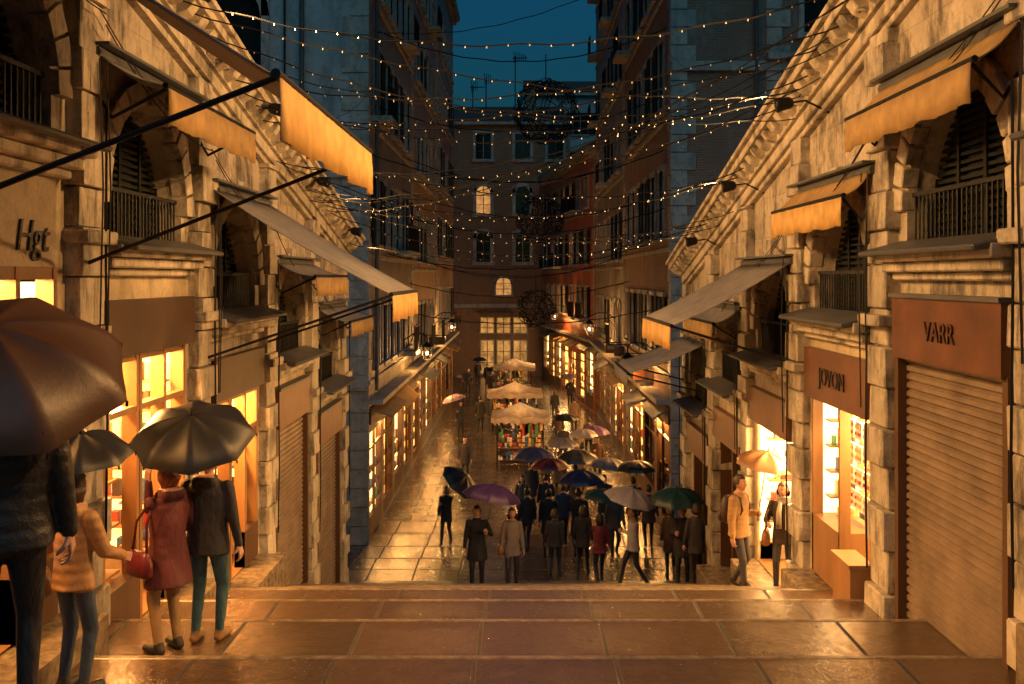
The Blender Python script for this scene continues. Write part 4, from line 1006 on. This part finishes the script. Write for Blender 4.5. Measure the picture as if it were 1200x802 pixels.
crowd=[
 (523,28.2,1.66,170,K,(.02,.02,.02),('black',(.75,-.3,.85),.62),.16,.7,True,'bob'),
 (622,32.5,1.78,5,K,K,('navy',(.0,0,1.0),.76),.1,.66,False,'short'),
 (674,32.0,1.78,8,(.04,.03,.03),K,('black',(.0,0,1.0),.74),.1,.7,False,'short'),
 (682,36.5,1.74,10,(.14,.11,.09),K,('pale',(0,0,1.0),.56),.1,.8,True,'bob'),
 (708,30.0,1.74,4,K,K,('grey',(.1,0,1.0),.62),.1,.6,False,'short'),
 (742,29.,1.76,0,K,K,('black',(0,0,1.0),.6),.1,.66,False,'short'),
 (640,30.,1.76,0,K,K,('wine',(0,0,1.0),.62),.1,.66,False,'short'),
 (655,34.5,1.76,0,K,K,('grey',(0,0,1.0),.6),.1,.66,False,'short'),
 (612,30,1.72,185,(.10,.07,.05),(.03,.04,.07),None,.14,.7,True,'long'),
 (618,27.0,1.75,25,(.03,.025,.025),(.04,.05,.08),None,.16,.8,False,'short'),
 (643,26.6,1.80,-5,(.015,.014,.016),K,None,.12,.6,False,'short'),
 (660,27.6,1.74,8,(.05,.06,.09),K,None,.16,.8,False,'short'),
 (678,26.0,1.82,0,(.012,.012,.014),(.04,.035,.03),('navy',(0,0,1.05),.66),.14,.56,False,'short'),
 (703,23.4,1.68,12,(.20,.03,.03),K,('teal',(.15,.1,.98),.62),.18,.8,True,'long'),
 (720,26.5,1.72,-170,(.09,.08,.08),(.03,.04,.07),None,.15,.8,False,'short'),
 (742,21.6,1.76,100,(.36,.32,.29),(.025,.025,.03),('pale',(.25,-.1,.95),.58),.28,.82,False,'short'),
 (760,27.5,1.72,0,(.05,.03,.02),K,None,.14,.7,False,'short'),
 (786,24.5,1.70,0,(.07,.04,.03),K,None,.12,.6,True,'bob'),
 (800,21.2,1.76,170,K,K,('teal',(-.02,-.1,.98),.58),.1,.66,False,'short'),
 (816,20.1,1.66,10,(.035,.03,.03),K,None,.1,.7,True,'bob'),
 (650,24.3,1.68,-8,(.08,.055,.04),(.04,.045,.07),None,.15,.8,True,'bob'),
 (683,24.6,1.70,-14,(.06,.045,.03),K,None,.15,.7,True,'long'),
 (640,36,1.72,0,(.03,.03,.03),K,None,.1,.7,False,'short'),
 (700,38,1.72,180,(.08,.04,.03),K,('purple',(0,0,.95),.6),.1,.7,False,'short'),
 (660,41,1.74,0,K,K,('black',(0,0,.95),.55),.1,.7,False,'short'),
 (690,43,1.74,0,(.12,.08,.05),K,None,.14,.8,False,'short'),
 (654,46,1.72,0,(.05,.03,.02),K,None,.1,.7,False,'short'),
 (545,38,1.72,175,(.04,.03,.03),K,None,.16,.7,False,'short'),
 (540,49,1.70,175,(.02,.02,.025),K,('pink',(-.25,0,.85),.62),.1,.7,True,'bob'),
 (563,50.5,1.76,0,(.02,.018,.018),K,None,.1,.6,False,'short'),
 (673,50.,1.78,5,(.20,.12,.06),(.03,.03,.03),None,.15,.8,False,'short'),
 (650,54,1.70,0,(.03,.03,.03),(.03,.03,.03),None,.1,.7,True,'bob'),
 (575,64,1.72,0,K,K,('black',(0,0,.8),.55),.1,.7,False,'short'),
 (584,58,1.75,180,K,K,None,.1,.6,False,'short'),
 (592,66,1.75,180,(.03,.02,.02),K,None,.1,.6,False,'short'),
 (549,66,1.75,180,K,K,None,.1,.7,False,'short'),
 (541,60,1.68,0,(.04,.03,.02),K,('black',(0,0,.8),.55),.1,.7,True,'bob'),
 (560,72,1.75,0,K,K,('black',(0,0,.8),.55),.1,.7,False,'short'),
 (571,70,1.75,0,K,K,None,.1,.7,False,'short'),
 (602,72,1.75,0,K,K,None,.1,.7,False,'short'),
 (615,68,1.75,0,K,K,('grey',(0,0,.8),.55),.1,.7,False,'short'),
 (668,60,1.72,180,K,K,('grey',(0,0,.8),.55),.1,.7,False,'short'),
]
for (px,d,h,yw,tp,bt,um,st,hm,wo,hl) in crowd:
    u_=None
    if um: u_=dict(d=um[1],r=um[2],mat=UM(um[0]),side=random.choice((-1,1)),grip=(0.12,.24,1.2) )
    person('woman' if wo else 'man',PX(px,d),d,h=h,yaw=D(yw),top=tp,bot=bt,um=u_,stride=st,hem=hm,woman=wo,hairlen=hl,flare=.02,hair=random.choice([(.03,.02,.012),(.06,.03,.015),(.12,.07,.03)]))

# ------------------------------------------------------------------ world & sun
w=bpy.data.worlds.new('World'); sc.world=w; w.use_nodes=True; nt=w.node_tree; bg=nt.nodes['Background']
sky=nt.nodes.new('ShaderNodeTexSky'); sky.sky_type='NISHITA'; sky.sun_disc=False; sky.sun_elevation=D(0.0); sky.sun_rotation=D(180); sky.air_density=1.3; sky.dust_density=.6; sky.ozone_density=3
mx=nt.nodes.new('ShaderNodeMix'); mx.data_type='RGBA'; mx.blend_type='MULTIPLY'; mx.inputs[0].default_value=1; mx.inputs[7].default_value=(.16,1.2,1.5,1)
nt.links.new(sky.outputs[0],mx.inputs[6]); nt.links.new(mx.outputs[2],bg.inputs[0]); bg.inputs['Strength'].default_value=.15
sl=bpy.data.lights.new('dusk_sky_fill','SUN'); sl.energy=.36; sl.angle=D(50); sl.color=(.33,.82,1.0); so=bpy.data.objects.new('dusk_sky_fill',sl); col.objects.link(so); so.rotation_euler=(D(48),0,D(8))  # broad cool fill lamp added to stand for the dusk sky glow

# ------------------------------------------------------------------ camera
cd=bpy.data.cameras.new('camera'); cam=bpy.data.objects.new('camera',cd); col.objects.link(cam); sc.camera=cam
cam.location=(0,0,0); cam.rotation_euler=(D(90),0,0); cd.lens=35; cd.sensor_width=36; cd.clip_end=1500; cd.clip_start=.05
cd.shift_y=-76/1200; cd.shift_x=-8/1200
print('objects',len(bpy.data.objects))
